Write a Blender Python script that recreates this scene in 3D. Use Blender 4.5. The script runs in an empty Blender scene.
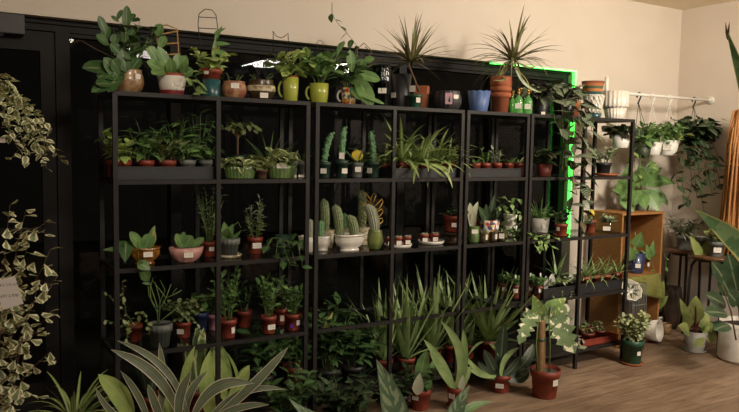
import bpy, math, random
from mathutils import Vector as V, Matrix
PI = math.pi
C = bpy.context.scene.collection
# ------------------------------------------------------------------ camera frame
F = 707.565
CAM = V((-0.679, -3.393, 1.5084))
RT = V((0.85670, -0.51551, 0.01778)); UP = V((0.02650, 0.07841, 0.99657)); FW = V((0.51514, 0.85329, -0.08083))
def ray(x, y): return FW + RT*((x-369.5)/F) - UP*((y-206)/F)
def Wy(x, y, Y): d = ray(x, y); return CAM + d*((Y-CAM.y)/d.y)
def Wz(x, y, z): d = ray(x, y); return CAM + d*((z-CAM.z)/d.z)
def Wx(x, y, X): d = ray(x, y); return CAM + d*((X-CAM.x)/d.x)
def at(px, Y, z):                                   # the point of plane Y, height z seen in column px
    k = (px-369.5)/F
    a = RT - FW*k
    return V((CAM.x - (a.y*(Y-CAM.y) + a.z*(z-CAM.z))/a.x, Y, z))
def mpp(p): return (p-CAM).dot(FW)/F                # metres per pixel there
# ------------------------------------------------------------------ materials
def lin(h):
    h = h.lstrip('#'); o = []
    for i in (0, 2, 4):
        c = int(h[i:i+2], 16)/255
        o.append(c/12.92 if c <= .04045 else ((c+.055)/1.055)**2.4)
    return (*o, 1)
def newmat(name):
    m = bpy.data.materials.new(name); m.use_nodes = True
    nt = m.node_tree; return m, nt, nt.nodes['Principled BSDF']
def N(nt, t, **k):
    n = nt.nodes.new(t)
    for a, b in k.items(): setattr(n, a, b)
    return n
def noise(nt, scale, detail=3, co='Object', stretch=None):
    tc = N(nt, 'ShaderNodeTexCoord'); n = N(nt, 'ShaderNodeTexNoise')
    n.inputs['Scale'].default_value = scale; n.inputs['Detail'].default_value = detail
    if stretch:
        mp = N(nt, 'ShaderNodeMapping'); mp.inputs['Scale'].default_value = stretch
        nt.links.new(tc.outputs[co], mp.inputs[0]); nt.links.new(mp.outputs[0], n.inputs['Vector'])
    else: nt.links.new(tc.outputs[co], n.inputs['Vector'])
    return n.outputs['Fac']
def mixc(nt, fac, a, b):
    m = N(nt, 'ShaderNodeMix', data_type='RGBA')
    for sock, v in ((m.inputs[0], fac), (m.inputs[6], a), (m.inputs[7], b)):
        if hasattr(v, 'links'): nt.links.new(v, sock)
        else: sock.default_value = v
    return m.outputs[2]
def ramp(nt, fac, a, b):
    r = N(nt, 'ShaderNodeMapRange'); r.inputs[1].default_value = a; r.inputs[2].default_value = b
    nt.links.new(fac, r.inputs[0]); return r.outputs[0]
def mth(nt, op, a, b=0.0):
    m = N(nt, 'ShaderNodeMath', operation=op)
    for i, v in enumerate((a, b)):
        if hasattr(v, 'links'): nt.links.new(v, m.inputs[i])
        else: m.inputs[i].default_value = v
    return m.outputs[0]
M = {}
def mat(name, c, c2=None, rough=.5, scale=20, spec=.5, bump=0, metal=0, stretch=None, lo=.35, hi=.65, coat=0):
    m, nt, b = newmat(name)
    b.inputs['Roughness'].default_value = rough; b.inputs['Specular IOR Level'].default_value = spec
    b.inputs['Metallic'].default_value = metal; b.inputs['Coat Weight'].default_value = coat
    a = lin(c); f = noise(nt, scale, stretch=stretch)
    e = lin(c2) if c2 else tuple(min(1, x*.72) for x in a[:3])+(1,)
    nt.links.new(mixc(nt, ramp(nt, f, lo, hi), a, e), b.inputs['Base Color'])
    if bump:
        bp = N(nt, 'ShaderNodeBump'); bp.inputs['Strength'].default_value = bump; bp.inputs['Distance'].default_value = .004
        nt.links.new(f, bp.inputs['Height']); nt.links.new(bp.outputs[0], b.inputs['Normal'])
    M[name] = m; return m
def soft(c):
    g = .3*c[0]+.6*c[1]+.1*c[2]; return tuple(min(1, (x+(g*f-x)*.3)*1.25) for x, f in zip(c[:3], (1.12, 1.0, .7)))+(1,)
def leafmat(name, c, c2, kind='plain', c3='#d8d8b0', rough=.4, t=.6, sc_=45):
    """c, c2: the two greens; kind: margin / centre / blotch / band / stripe marking in colour c3, laid out along the leaf's own length and width"""
    m, nt, b = newmat(name)
    b.inputs['Roughness'].default_value = rough; b.inputs['Specular IOR Level'].default_value = .4
    uv = N(nt, 'ShaderNodeUVMap'); sx = N(nt, 'ShaderNodeSeparateXYZ'); nt.links.new(uv.outputs[0], sx.inputs[0])
    au = mth(nt, 'ABSOLUTE', mth(nt, 'SUBTRACT', mth(nt, 'MULTIPLY', sx.outputs[0], 2.0), 1.0))
    lin = lambda h, L=globals()['lin']: soft(L(h))
    base = mixc(nt, ramp(nt, noise(nt, 14, 2), .35, .65), lin(c), lin(c2))
    if kind == 'plain':                                        # a paler midrib
        base = mixc(nt, mth(nt, 'MULTIPLY', ramp(nt, au, .14, .02), .18), base, lin(c3))
    elif kind == 'margin':
        nf = mth(nt, 'ADD', au, mth(nt, 'MULTIPLY', noise(nt, 60, 2), .35))
        base = mixc(nt, ramp(nt, nf, t+.15, t+.25), base, lin(c3))
    elif kind == 'centre':
        base = mixc(nt, ramp(nt, au, t, t-.15), base, lin(c3))
    elif kind == 'blotch':
        base = mixc(nt, ramp(nt, noise(nt, sc_, 3), t, t+.04), base, lin(c3))
    elif kind == 'band':
        w = mth(nt, 'ADD', mth(nt, 'MULTIPLY', sx.outputs[1], 60.0), mth(nt, 'MULTIPLY', noise(nt, 30, 3), 9.0))
        base = mixc(nt, ramp(nt, mth(nt, 'SINE', w), -.2, .6), base, lin(c3))
        base = mixc(nt, ramp(nt, au, .8, .86), base, lin('#a9a850'))
    elif kind == 'stripe':
        w = mth(nt, 'SINE', mth(nt, 'MULTIPLY', au, 17.0))
        base = mixc(nt, mth(nt, 'MULTIPLY', ramp(nt, w, .1, .6), .4), base, lin(c3))
        base = mixc(nt, ramp(nt, au, .84, .9), base, lin('#c2bc9c'))
    elif kind == 'feather':                                    # broken silvery feathering on both sides of a green midrib
        w = mth(nt, 'SINE', mth(nt, 'MULTIPLY', mth(nt, 'SUBTRACT', sx.outputs[1], mth(nt, 'MULTIPLY', au, .2)), 40.0))
        w = mth(nt, 'ADD', mth(nt, 'MULTIPLY', w, .16), noise(nt, 24, 3))
        base = mixc(nt, mth(nt, 'MULTIPLY', mth(nt, 'MULTIPLY', ramp(nt, w, .5, .56), ramp(nt, au, .9, .7)), ramp(nt, au, .05, .15)), base, lin(c3))
    elif kind == 'vein':                                       # slanting pale feathering beside the midrib
        w = mth(nt, 'SINE', mth(nt, 'MULTIPLY', mth(nt, 'SUBTRACT', sx.outputs[1], mth(nt, 'MULTIPLY', au, .16)), 48.0))
        w = mth(nt, 'ADD', w, mth(nt, 'MULTIPLY', noise(nt, 50, 2), 1.6))
        base = mixc(nt, mth(nt, 'MULTIPLY', ramp(nt, w, t+.3, t+.7), ramp(nt, au, .95, .7)), base, lin(c3))
    nt.links.new(base, b.inputs['Base Color'])
    M[name] = m
G = leafmat
G('deep', '#234a1e', '#35652a'); G('mid', '#3f7030', '#578a3c'); G('lime', '#789c3e', '#94b34c', c3='#c8d890')
G('dark', '#1b3620', '#28492a'); G('olive', '#5f7440', '#75864c'); G('grey', '#6f8468', '#8a9a7a'); G('aloe', '#648844', '#7f9f5a', c3='#8fae60')
G('hoya', '#1f471a', '#2f5e28', rough=.45)
G('varieg', '#6b8254', '#86996a', 'margin', '#ddd8b0', t=.5); G('creamedge', '#4f7238', '#6c8c4a', 'margin', '#c5c98a', t=.6)
G('pothos', '#57803a', '#6f9a46', 'blotch', '#b9c46a', t=.6); G('monstera', '#56764a', '#6b8c58', 'blotch', '#dcdcc0', t=.57, sc_=26)
G('agla', '#456a4c', '#557a58', 'feather', '#8ba67e'); G('snake', '#2f6a34', '#3f7a3e', 'band', '#5c8a50', t=.5)
G('dracstripe', '#48573f', '#58684b', 'stripe', '#7f8b70'); G('spider', '#5c8436', '#7c9c46', 'centre', '#a3b56c', t=.3)
G('begonia', '#2a3d26', '#3a4a30', 'vein', '#74866c', t=.2); G('purple', '#5e4a4c', '#7c6a64', 'centre', '#8c9a80', t=.45)
G('bronze', '#4a3a26', '#3a4426'); G('redgreen', '#6a8a3c', '#8a9a48', c3='#8c4a3c'); G('dracaena', '#62713a', '#7b8448', 'margin', '#6a4a32', t=.6)
G('darksnake', '#22382a', '#2f4a34'); G('yellowleaf', '#a8a43c', '#8a9440'); G('paleolive', '#8f9c64', '#a3ad78'); G('palegreen', '#a8b49a', '#b8c0a8')
mat('black_metal', '#282523', '#211e1d', .5, 30, spec=.3); mat('frame_metal', '#1f1d1d', '#191818', .6, 8, spec=.2)
mat('charcoal', '#3a3a3a', '#2f2f30', .5, 25); mat('black_plastic', '#26272a', '#1e1f21', .45, 25); mat('red_plastic', '#92402e', '#7c3526', .5, 25); mat('dull_red', '#743226', '#602a20', .5, 25)
mat('green_plastic', '#28523c', '#204532', .45, 25); mat('dark_green_plastic', '#243c30', '#1d3228', .45, 25)
mat('grey_plastic', '#6f746e', '#5f645e', .5, 20); mat('light_grey', '#a9a69e', '#98958d', .55, 20)
mat('soil', '#3a2c22', '#21180f', .95, 160, bump=1); mat('grit', '#6a6258', '#3c342c', .95, 190, bump=1)
mat('terracotta', '#a8603f', '#93502f', .8, 16, bump=.15); mat('tan_glaze', '#a98c68', '#7a5c3c', .35, 30, coat=.4)
mat('white_glaze', '#e2ddd2', '#d2ccbe', .3, 10, coat=.4); mat('white_matte', '#e4e0d6', '#d6d1c6', .6, 12)
mat('red_glaze', '#8c3434', '#742a2c', .3, 20, coat=.3); mat('teal', '#27595c', '#1f494c', .35, 12, coat=.3)
mat('lime_glaze', '#a9b14a', '#9ca540', .3, 6, coat=.4); mat('brown_glaze', '#4a3a28', '#35281b', .35, 18, coat=.3)
mat('cream_band', '#c9bda0', '#8c7a58', .6, 50, lo=.45, hi=.6); mat('drip_glaze', '#b08a64', '#8c5240', .4, 26, lo=.42, hi=.58)
mat('blue_glaze', '#5a73a4', '#4f6899', .45, 8); mat('amber_glaze', '#9c6a26', '#6c3f14', .18, 40, coat=.7)
mat('pink_glaze', '#c79a90', '#b58078', .35, 30, coat=.4); mat('olive_glaze', '#7c8a4c', '#5c6a38', .2, 14, coat=.6)
mat('green_glaze', '#5f7642', '#4e6438', .25, 40, coat=.4); mat('navy_glaze', '#2c3a62', '#243050', .35, 12, coat=.4)
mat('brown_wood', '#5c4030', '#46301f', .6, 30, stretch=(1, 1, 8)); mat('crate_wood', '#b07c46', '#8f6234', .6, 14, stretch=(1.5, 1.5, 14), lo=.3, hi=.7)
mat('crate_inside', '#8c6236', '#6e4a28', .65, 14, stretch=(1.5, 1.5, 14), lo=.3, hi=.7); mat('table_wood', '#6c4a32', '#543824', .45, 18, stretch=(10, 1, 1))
mat('bamboo', '#b08a52', '#94703c', .6, 30); mat('wire', '#2c2623', '#211c1a', .5, 30); mat('gold_wire', '#b89038', '#9c7830', .35, 30, metal=.7)
mat('rattan', '#c48c54', '#a06c3c', .6, 60, stretch=(1, 1, 6)); mat('cactus', '#6c7c50', '#8a9270', .7, 90, lo=.45, hi=.6)
mat('cactus_pale', '#8a927a', '#a9aa94', .8, 140, lo=.4, hi=.6); mat('cactus_green', '#4d7a4c', '#6d9468', .6, 60); mat('stem_green', '#6c8446', '#58703a', .6, 30)
mat('stem_brown', '#6c553a', '#4f3d2a', .8, 30); mat('coir', '#a98a62', '#866844', .95, 70, bump=1, stretch=(1, 1, 5))
mat('urn', '#4a3a30', '#372a22', .5, 12); mat('white_plastic', '#e6e4dc', '#dcdad2', .4, 12); mat('hook_green', '#34402a', '#2a3422', .5, 20)
mat('cloth_olive', '#7c7c3c', '#66662f', .85, 60, bump=.3); mat('yellow', '#d4bc3c', '#c0a830', .6, 20); mat('brass', '#c09a50', '#a88440', .3, 20, metal=.8)
mat('pink', '#cf9fb0', '#c08c9c', .6, 30); mat('violet', '#6a3ca0', '#5c348c', .5, 20)
mat('scrub', '#50683c', '#3c5430', .6, 40); mat('plaster', '#d8cdc0', '#d4c9bb', .9, 3); mat('plaster_right', '#d8cdc0', '#d3c7b9', .9, 3)
mat('ceiling_paint', '#efe3ca', '#e6d8bc', .95, 90, bump=.6); mat('dark_wall', '#2b2826', '#262321', .9, 4); mat('cobble', '#2a2622', '#1a1714', .9, 6); mat('closer', '#2c2a29', '#242221', .5, 10)
def special():
    # price tag: white paper with small dark printing
    m, nt, b = newmat('tag_paper'); b.inputs['Roughness'].default_value = .7
    tc = N(nt, 'ShaderNodeTexCoord'); s = N(nt, 'ShaderNodeSeparateXYZ'); nt.links.new(tc.outputs['Generated'], s.inputs[0])
    line = ramp(nt, mth(nt, 'SINE', mth(nt, 'MULTIPLY', s.outputs[2], 19.0)), .55, .8)
    n = ramp(nt, noise(nt, 7, 4, 'Generated', (6, 6, 1)), .5, .58)
    ins = mth(nt, 'MULTIPLY', ramp(nt, mth(nt, 'ABSOLUTE', mth(nt, 'SUBTRACT', s.outputs[0], .5)), .36, .34), ramp(nt, mth(nt, 'ABSOLUTE', mth(nt, 'SUBTRACT', s.outputs[2], .5)), .36, .34))
    nt.links.new(mixc(nt, mth(nt, 'MULTIPLY', mth(nt, 'MULTIPLY', line, n), ins), lin('#e8e2d6'), lin('#4a4644')), b.inputs['Base Color']); M['tag'] = m
    # thin clear glass; led glow on the spray bottles is put into their green colour
    for nm, tint, ro in (('glass', (.93, .95, .94, 1), .02), ('shelf_glass', (.80, .86, .84, 1), .03), ('green_glass', (.35, .50, .40, 1), .06), ('bottle_glass_green_glow', (.55, .9, .55, 1), .04)):
        m, nt, b = newmat(nm); nt.nodes.remove(b)
        t = N(nt, 'ShaderNodeBsdfTransparent'); t.inputs[0].default_value = tint
        g = N(nt, 'ShaderNodeBsdfGlossy'); g.inputs['Roughness'].default_value = ro
        fr = N(nt, 'ShaderNodeFresnel'); fr.inputs[0].default_value = 1.3 if nm == 'glass' else 1.45
        if nm == 'bottle_glass_green_glow':
            df = N(nt, 'ShaderNodeBsdfDiffuse'); df.inputs[0].default_value = (.35, .85, .3, 1); mx = N(nt, 'ShaderNodeMixShader'); mx.inputs[0].default_value = .3; nt.links.new(t.outputs[0], mx.inputs[1]); nt.links.new(df.outputs[0], mx.inputs[2]); t = mx
        ge = N(nt, 'ShaderNodeNewGeometry'); fo = mth(nt, 'MULTIPLY', fr.outputs[0], mth(nt, 'SUBTRACT', 1.0, ge.outputs['Backfacing']))
        x = N(nt, 'ShaderNodeMixShader'); nt.links.new(fo, x.inputs[0]); nt.links.new(t.outputs[0], x.inputs[1]); nt.links.new(g.outputs[0], x.inputs[2])
        nt.links.new(x.outputs[0], nt.nodes['Material Output'].inputs[0]); M[nm] = m
    # oak look vinyl planks running along the shelves
    m, nt, b = newmat('floor_planks'); b.inputs['Roughness'].default_value = .48; b.inputs['Specular IOR Level'].default_value = .35
    tc = N(nt, 'ShaderNodeTexCoord'); br = N(nt, 'ShaderNodeTexBrick')
    br.offset = .37; br.inputs['Scale'].default_value = 1; br.inputs['Brick Width'].default_value = 1.22; br.inputs['Row Height'].default_value = .15
    br.inputs['Mortar Size'].default_value = .0015; br.inputs['Mortar Smooth'].default_value = .3
    br.inputs['Color1'].default_value = lin('#8a725c'); br.inputs['Color2'].default_value = lin('#a28a72'); br.inputs['Mortar'].default_value = lin('#5a4634')
    nt.links.new(tc.outputs['Object'], br.inputs['Vector'])
    g = noise(nt, 3.0, 6, 'Object', (1.2, 9, 1)); c = mixc(nt, mth(nt, 'MULTIPLY', ramp(nt, g, .35, .7), .75), br.outputs[0], lin('#5f4a3a'))
    g2 = noise(nt, 9.0, 4, 'Object', (1, 14, 1)); c = mixc(nt, mth(nt, 'MULTIPLY', ramp(nt, g2, .5, .75), .45), c, lin('#b09a80'))
    nt.links.new(c, b.inputs['Base Color']); M['floor_planks'] = m
    # checked mug: diamonds of yellow, red and teal
    m, nt, b = newmat('checked_glaze'); b.inputs['Roughness'].default_value = .3
    uv = N(nt, 'ShaderNodeUVMap'); mp = N(nt, 'ShaderNodeMapping'); mp.inputs['Scale'].default_value = (9, 3.2, 1); mp.inputs['Rotation'].default_value = (0, 0, .785)
    nt.links.new(uv.outputs[0], mp.inputs[0]); ch = N(nt, 'ShaderNodeTexChecker'); ch.inputs['Scale'].default_value = 1
    nt.links.new(mp.outputs[0], ch.inputs[0]); ch.inputs[1].default_value = lin('#d8a030'); ch.inputs[2].default_value = lin('#2c5f50')
    vo = N(nt, 'ShaderNodeTexVoronoi'); vo.inputs['Scale'].default_value = 1.7; nt.links.new(mp.outputs[0], vo.inputs['Vector'])
    sp = N(nt, 'ShaderNodeSeparateColor'); nt.links.new(vo.outputs['Color'], sp.inputs[0])
    c = mixc(nt, ramp(nt, sp.outputs[0], .56, .58), ch.outputs[0], lin('#b03424')); c = mixc(nt, ramp(nt, sp.outputs[1], .72, .74), c, lin('#e4dcc4'))
    nt.links.new(c, b.inputs['Base Color']); M['checked_glaze'] = m
    # terrazzo pot: white with coloured chips
    m, nt, b = newmat('terrazzo'); b.inputs['Roughness'].default_value = .4
    tc = N(nt, 'ShaderNodeTexCoord'); vo = N(nt, 'ShaderNodeTexVoronoi'); vo.inputs['Scale'].default_value = 42; nt.links.new(tc.outputs['Object'], vo.inputs['Vector'])
    sp = N(nt, 'ShaderNodeSeparateColor'); nt.links.new(vo.outputs['Color'], sp.inputs[0])
    c = mixc(nt, ramp(nt, sp.outputs[0], .68, .7), lin('#dcd8cc'), lin('#b84a30')); c = mixc(nt, ramp(nt, sp.outputs[1], .74, .76), c, lin('#34405c')); c = mixc(nt, ramp(nt, sp.outputs[2], .8, .82), c, lin('#c8a040'))
    nt.links.new(c, b.inputs['Base Color']); M['terrazzo'] = m
    # striped woven basket
    m, nt, b = newmat('striped_weave'); b.inputs['Roughness'].default_value = .8
    uv = N(nt, 'ShaderNodeUVMap'); s = N(nt, 'ShaderNodeSeparateXYZ'); nt.links.new(uv.outputs[0], s.inputs[0])
    cr = N(nt, 'ShaderNodeValToRGB'); cr.color_ramp.interpolation = 'CONSTANT'; e = cr.color_ramp.elements
    e[0].color = lin('#2f5f5c'); e[0].position = 0; e[1].color = lin('#c07c44'); e[1].position = .2
    for p, c in ((.42, '#4c5a3c'), (.62, '#b06a3c'), (.82, '#8c4c34')): x = e.new(p); x.color = lin(c)
    nt.links.new(s.outputs[1], cr.inputs[0]); ck = N(nt, 'ShaderNodeTexChecker'); ck.inputs['Scale'].default_value = 1
    mp = N(nt, 'ShaderNodeMapping'); mp.inputs['Scale'].default_value = (40, 14, 1); nt.links.new(uv.outputs[0], mp.inputs[0]); nt.links.new(mp.outputs[0], ck.inputs[0])
    nt.links.new(mixc(nt, mth(nt, 'MULTIPLY', ck.outputs[1], .3), cr.outputs[0], lin('#2c2018')), b.inputs['Base Color']); M['striped_weave'] = m
    for nm, col, st in (('green_led', (.05, 1, .07, 1), 3.0), ('lamp_diffuser', (1, .86, .66, 1), 12.0)):
        m, nt, b = newmat(nm); b.inputs['Base Color'].default_value = (.8, .8, .8, 1)
        b.inputs['Emission Color'].default_value = col; b.inputs['Emission Strength'].default_value = st; M[nm] = m
special()
# ------------------------------------------------------------------ mesh building
PROF = {'ovate': [(0, .1), (.1, .55), (.3, 1), (.6, .8), (.85, .38), (1, .02)], 'obovate': [(0, .06), (.2, .35), (.45, .8), (.68, 1), (.87, .75), (.96, .4), (1, .05)],
 'round': [(0, .1), (.1, .5), (.28, .86), (.52, 1), (.75, .88), (.9, .55), (.97, .28), (1, .05)], 'lance': [(0, .15), (.2, .75), (.4, 1), (.7, .65), (1, .02)],
 'strap': [(0, .5), (.2, .85), (.5, 1), (.8, .75), (.95, .3), (1, .02)], 'blade': [(0, 1), (.3, .85), (.7, .5), (1, .02)],
 'heart': [(0, .35), (.08, .85), (.22, 1), (.5, .75), (.8, .35), (1, .02)], 'tri': [(0, .05), (.4, .5), (.8, 1), (.95, .9), (1, .55)],
 'sword': [(0, .5), (.25, .8), (.55, 1), (.8, .8), (.93, .4), (1, .02)], 'split': [(0, .3), (.08, .9), (.22, 1), (.28, .55), (.36, 1), (.44, .5), (.52, .9), (.6, .45), (.68, .75), (.76, .4), (.84, .5), (1, .02)]}
def prof(p, t):
    P = PROF[p]
    for (a, x), (b, y) in zip(P, P[1:]):
        if t <= b: return x+(y-x)*(t-a)/(b-a)
    return P[-1][1]
class MB:
    def __init__(s): s.v = []; s.f = []; s.u = []
    def leaf(s, b, d, n, L, W, p='ovate', bend=0., fold=.15, curve=0., N=6):
        d = d.normalized(); n = (n-d*n.dot(d)).normalized(); sd = d.cross(n)
        if p == 'split': ts = [t for t, _ in PROF[p]]
        else: ts = [i/N for i in range(N+1)]
        pos = b.copy(); base = len(s.v); pt = 0
        for i, t in enumerate(ts):
            a = bend*(t+pt)/2; pos = pos + (d*math.cos(a)-n*math.sin(a))*(L*(t-pt)); pt = t
            a = bend*t; nn = n*math.cos(a)+d*math.sin(a); w = W/2*prof(p, t)
            q = pos + sd*(curve*L*4*t*(1-t))
            for k in (-1, 0, 1):
                s.v.append(q + sd*(k*w) + nn*(abs(k)*fold*w)); s.u.append(((k+1)/2, t))
            if i:
                o = base+3*i
                s.f += [(o-3, o-2, o+1, o), (o-2, o-1, o+2, o+1)]
    def leaf_ae(s, b, az, el, L, W, p='ovate', bend=0., fold=.15, roll=0., N=6):
        ca, sa, ce, se = math.cos(az), math.sin(az), math.cos(el), math.sin(el)
        d = V((ce*ca, ce*sa, se)); n = V((-se*ca, -se*sa, ce))
        if roll: n = Matrix.Rotation(roll, 3, d) @ n
        s.leaf(b, d, n, L, W, p, bend, fold, 0, N)
    def tube(s, pts, r, n=6, cap=True):
        if not isinstance(r, (list, tuple)): r = [r]*len(pts)
        base = len(s.v); pts = [V(p) for p in pts]; ref = None
        for i, p in enumerate(pts):
            t = (pts[min(i+1, len(pts)-1)]-pts[max(i-1, 0)])
            if t.length < 1e-9: t = V((0, 0, 1))
            t.normalize()
            if ref is None: ref = V((1, 0, 0)) if abs(t.x) < .8 else V((0, 1, 0))
            a = (ref-t*ref.dot(t)).normalized(); ref = a; c = t.cross(a)
            for k in range(n):
                an = 2*PI*k/n; s.v.append(p+(a*math.cos(an)+c*math.sin(an))*r[i]); s.u.append((k/n, i/max(1, len(pts)-1)))
            if i:
                for k in range(n):
                    o = base+(i-1)*n; s.f.append((o+k, o+(k+1) % n, o+n+(k+1) % n, o+n+k))
        if cap:
            s.f.append(tuple(base+k for k in reversed(range(n)))); o = base+(len(pts)-1)*n; s.f.append(tuple(o+k for k in range(n)))
    def lathe(s, prof_, c=V((0, 0, 0)), n=28, rip=0, amp=0., zf=None, close=True):
        base = len(s.v); c = V(c); zs = [z for _, z in prof_]; z0, z1 = min(zs), max(zs)
        for i, (r, z) in enumerate(prof_):
            for k in range(n):
                an = 2*PI*k/n; rr = r*(1+amp*(math.cos(an*rip) if rip else 0))
                zz = z + (zf(an, z) if zf else 0)
                s.v.append(c+V((rr*math.cos(an), rr*math.sin(an), zz))); s.u.append((k/n, (z-z0)/max(1e-6, z1-z0)))
            if i:
                for k in range(n):
                    o = base+(i-1)*n; s.f.append((o+k, o+(k+1) % n, o+n+(k+1) % n, o+n+k))
        if close: s.f.append(tuple(base+k for k in reversed(range(n))))
        return base
    def disc(s, r, z, n=20, c=V((0, 0, 0))):
        b = len(s.v)
        for k in range(n): an = 2*PI*k/n; s.v.append(V(c)+V((r*math.cos(an), r*math.sin(an), z))); s.u.append((.5, .5))
        s.v.append(V(c)+V((0, 0, z+r*.08))); s.u.append((.5, .5))
        for k in range(n): s.f.append((b+k, b+(k+1) % n, b+n))
    def box(s, lo, hi, mtx=None):
        b = len(s.v); x0, y0, z0 = lo; x1, y1, z1 = hi
        for x, y, z in ((x0, y0, z0), (x1, y0, z0), (x1, y1, z0), (x0, y1, z0), (x0, y0, z1), (x1, y0, z1), (x1, y1, z1), (x0, y1, z1)):
            p = V((x, y, z)); s.v.append(mtx @ p if mtx else p); s.u.append((.5, .5))
        for q in ((3, 2, 1, 0), (4, 5, 6, 7), (0, 1, 5, 4), (1, 2, 6, 5), (2, 3, 7, 6), (3, 0, 4, 7)): s.f.append(tuple(b+i for i in q))
        return s
    def build(s, name, m, parent=None, smooth=True):
        me = bpy.data.meshes.new(name); me.from_pydata([tuple(p) for p in s.v], [], s.f)
        uv = me.uv_layers.new(name='UVMap')
        for l in me.loops: uv.data[l.index].uv = s.u[l.vertex_index]
        me.materials.append(M[m]); me.polygons.foreach_set('use_smooth', [smooth]*len(me.polygons)); me.update()
        o = bpy.data.objects.new(name, me); C.objects.link(o)
        if parent: o.parent = parent
        return o
def bx(lo, hi): return MB().box(lo, hi)
def bevel(o, w=.004):
    b = o.modifiers.new('bevel', 'BEVEL'); b.width = w; b.segments = 2; b.limit_method = 'ANGLE'; return o
def thing(name, label, cat, loc, group=None):
    o = bpy.data.objects.new(name, None); C.objects.link(o); o.location = loc; o.empty_display_size = .05
    o['label'] = label; o['category'] = cat
    if group: o['group'] = group
    return o
def tag(o, label, cat, group=None):
    o['label'] = label; o['category'] = cat
    if group: o['group'] = group
    return o
def struct(o): o['kind'] = 'structure'; return o
# ------------------------------------------------------------------ pots and foliage
POT = {'nursery': [(.74, 0), (.76, .03), (.9, .74), (.97, .74), (1, 1)], 'cyl': [(.92, 0), (.97, .03), (1, .1), (1, 1)], 'taper': [(.72, 0), (.75, .03), (1, 1)],
 'belly': [(.66, 0), (.7, .03), (.9, .2), (1, .45), (.97, .7), (.84, .92), (.88, 1)], 'bowl': [(.45, 0), (.5, .05), (.75, .25), (.93, .6), (1, 1)],
 'footed': [(.62, 0), (.6, .1), (.5, .16), (.8, .36), (.95, .62), (.92, .86), (1, 1)], 'mug': [(.8, 0), (.84, .03), (.95, .5), (1, 1)], 'vase': [(.86, 0), (.9, .03), (1, .4), (.96, .8), (.88, .97), (.9, 1)],
 'oval': [(.84, 0), (.86, .06), (.95, .6), (1, 1)], 'tcot': [(.72, 0), (.9, .66), (1, .66), (1.02, 1)], 'round': [(.5, 0), (.72, .1), (.95, .35), (1, .6), (.9, .85), (.78, 1)], 'sq': [(.8, 0), (1, 1)]}
def pot_mesh(style, R, H, rip=0, amp=0., zf=None, n=28, deep=False):
    P = [(r*R, z*H) for r, z in POT[style]]; t = min(.004, R*.1); rt = P[-1][0]; ri = rt-t*1.3
    if deep: P = P + [(rt-t, H)] + [(r-t*1.3, z) for r, z in reversed(P[:-1]) if z > .1*H] + [(P[0][0]-t*1.3, .08*H), (.0005, .08*H)]
    else: P = P + [(rt-t, H), (ri, H*.86), (.0005, H*.855)]
    m = MB(); m.lathe(P, n=(4 if style == 'sq' else max(n, rip*4)), rip=rip, amp=amp, zf=zf); return m, ri
def right_of(p):                                              # the horizontal direction that runs to the right as seen in the photo, and the one towards the viewer
    t = V((CAM.x-p.x, CAM.y-p.y, 0)).normalized(); return V((-t.y, t.x, 0)), t
rnd = random.Random(7)
R_ = lambda a, b: rnd.uniform(a, b)
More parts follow.
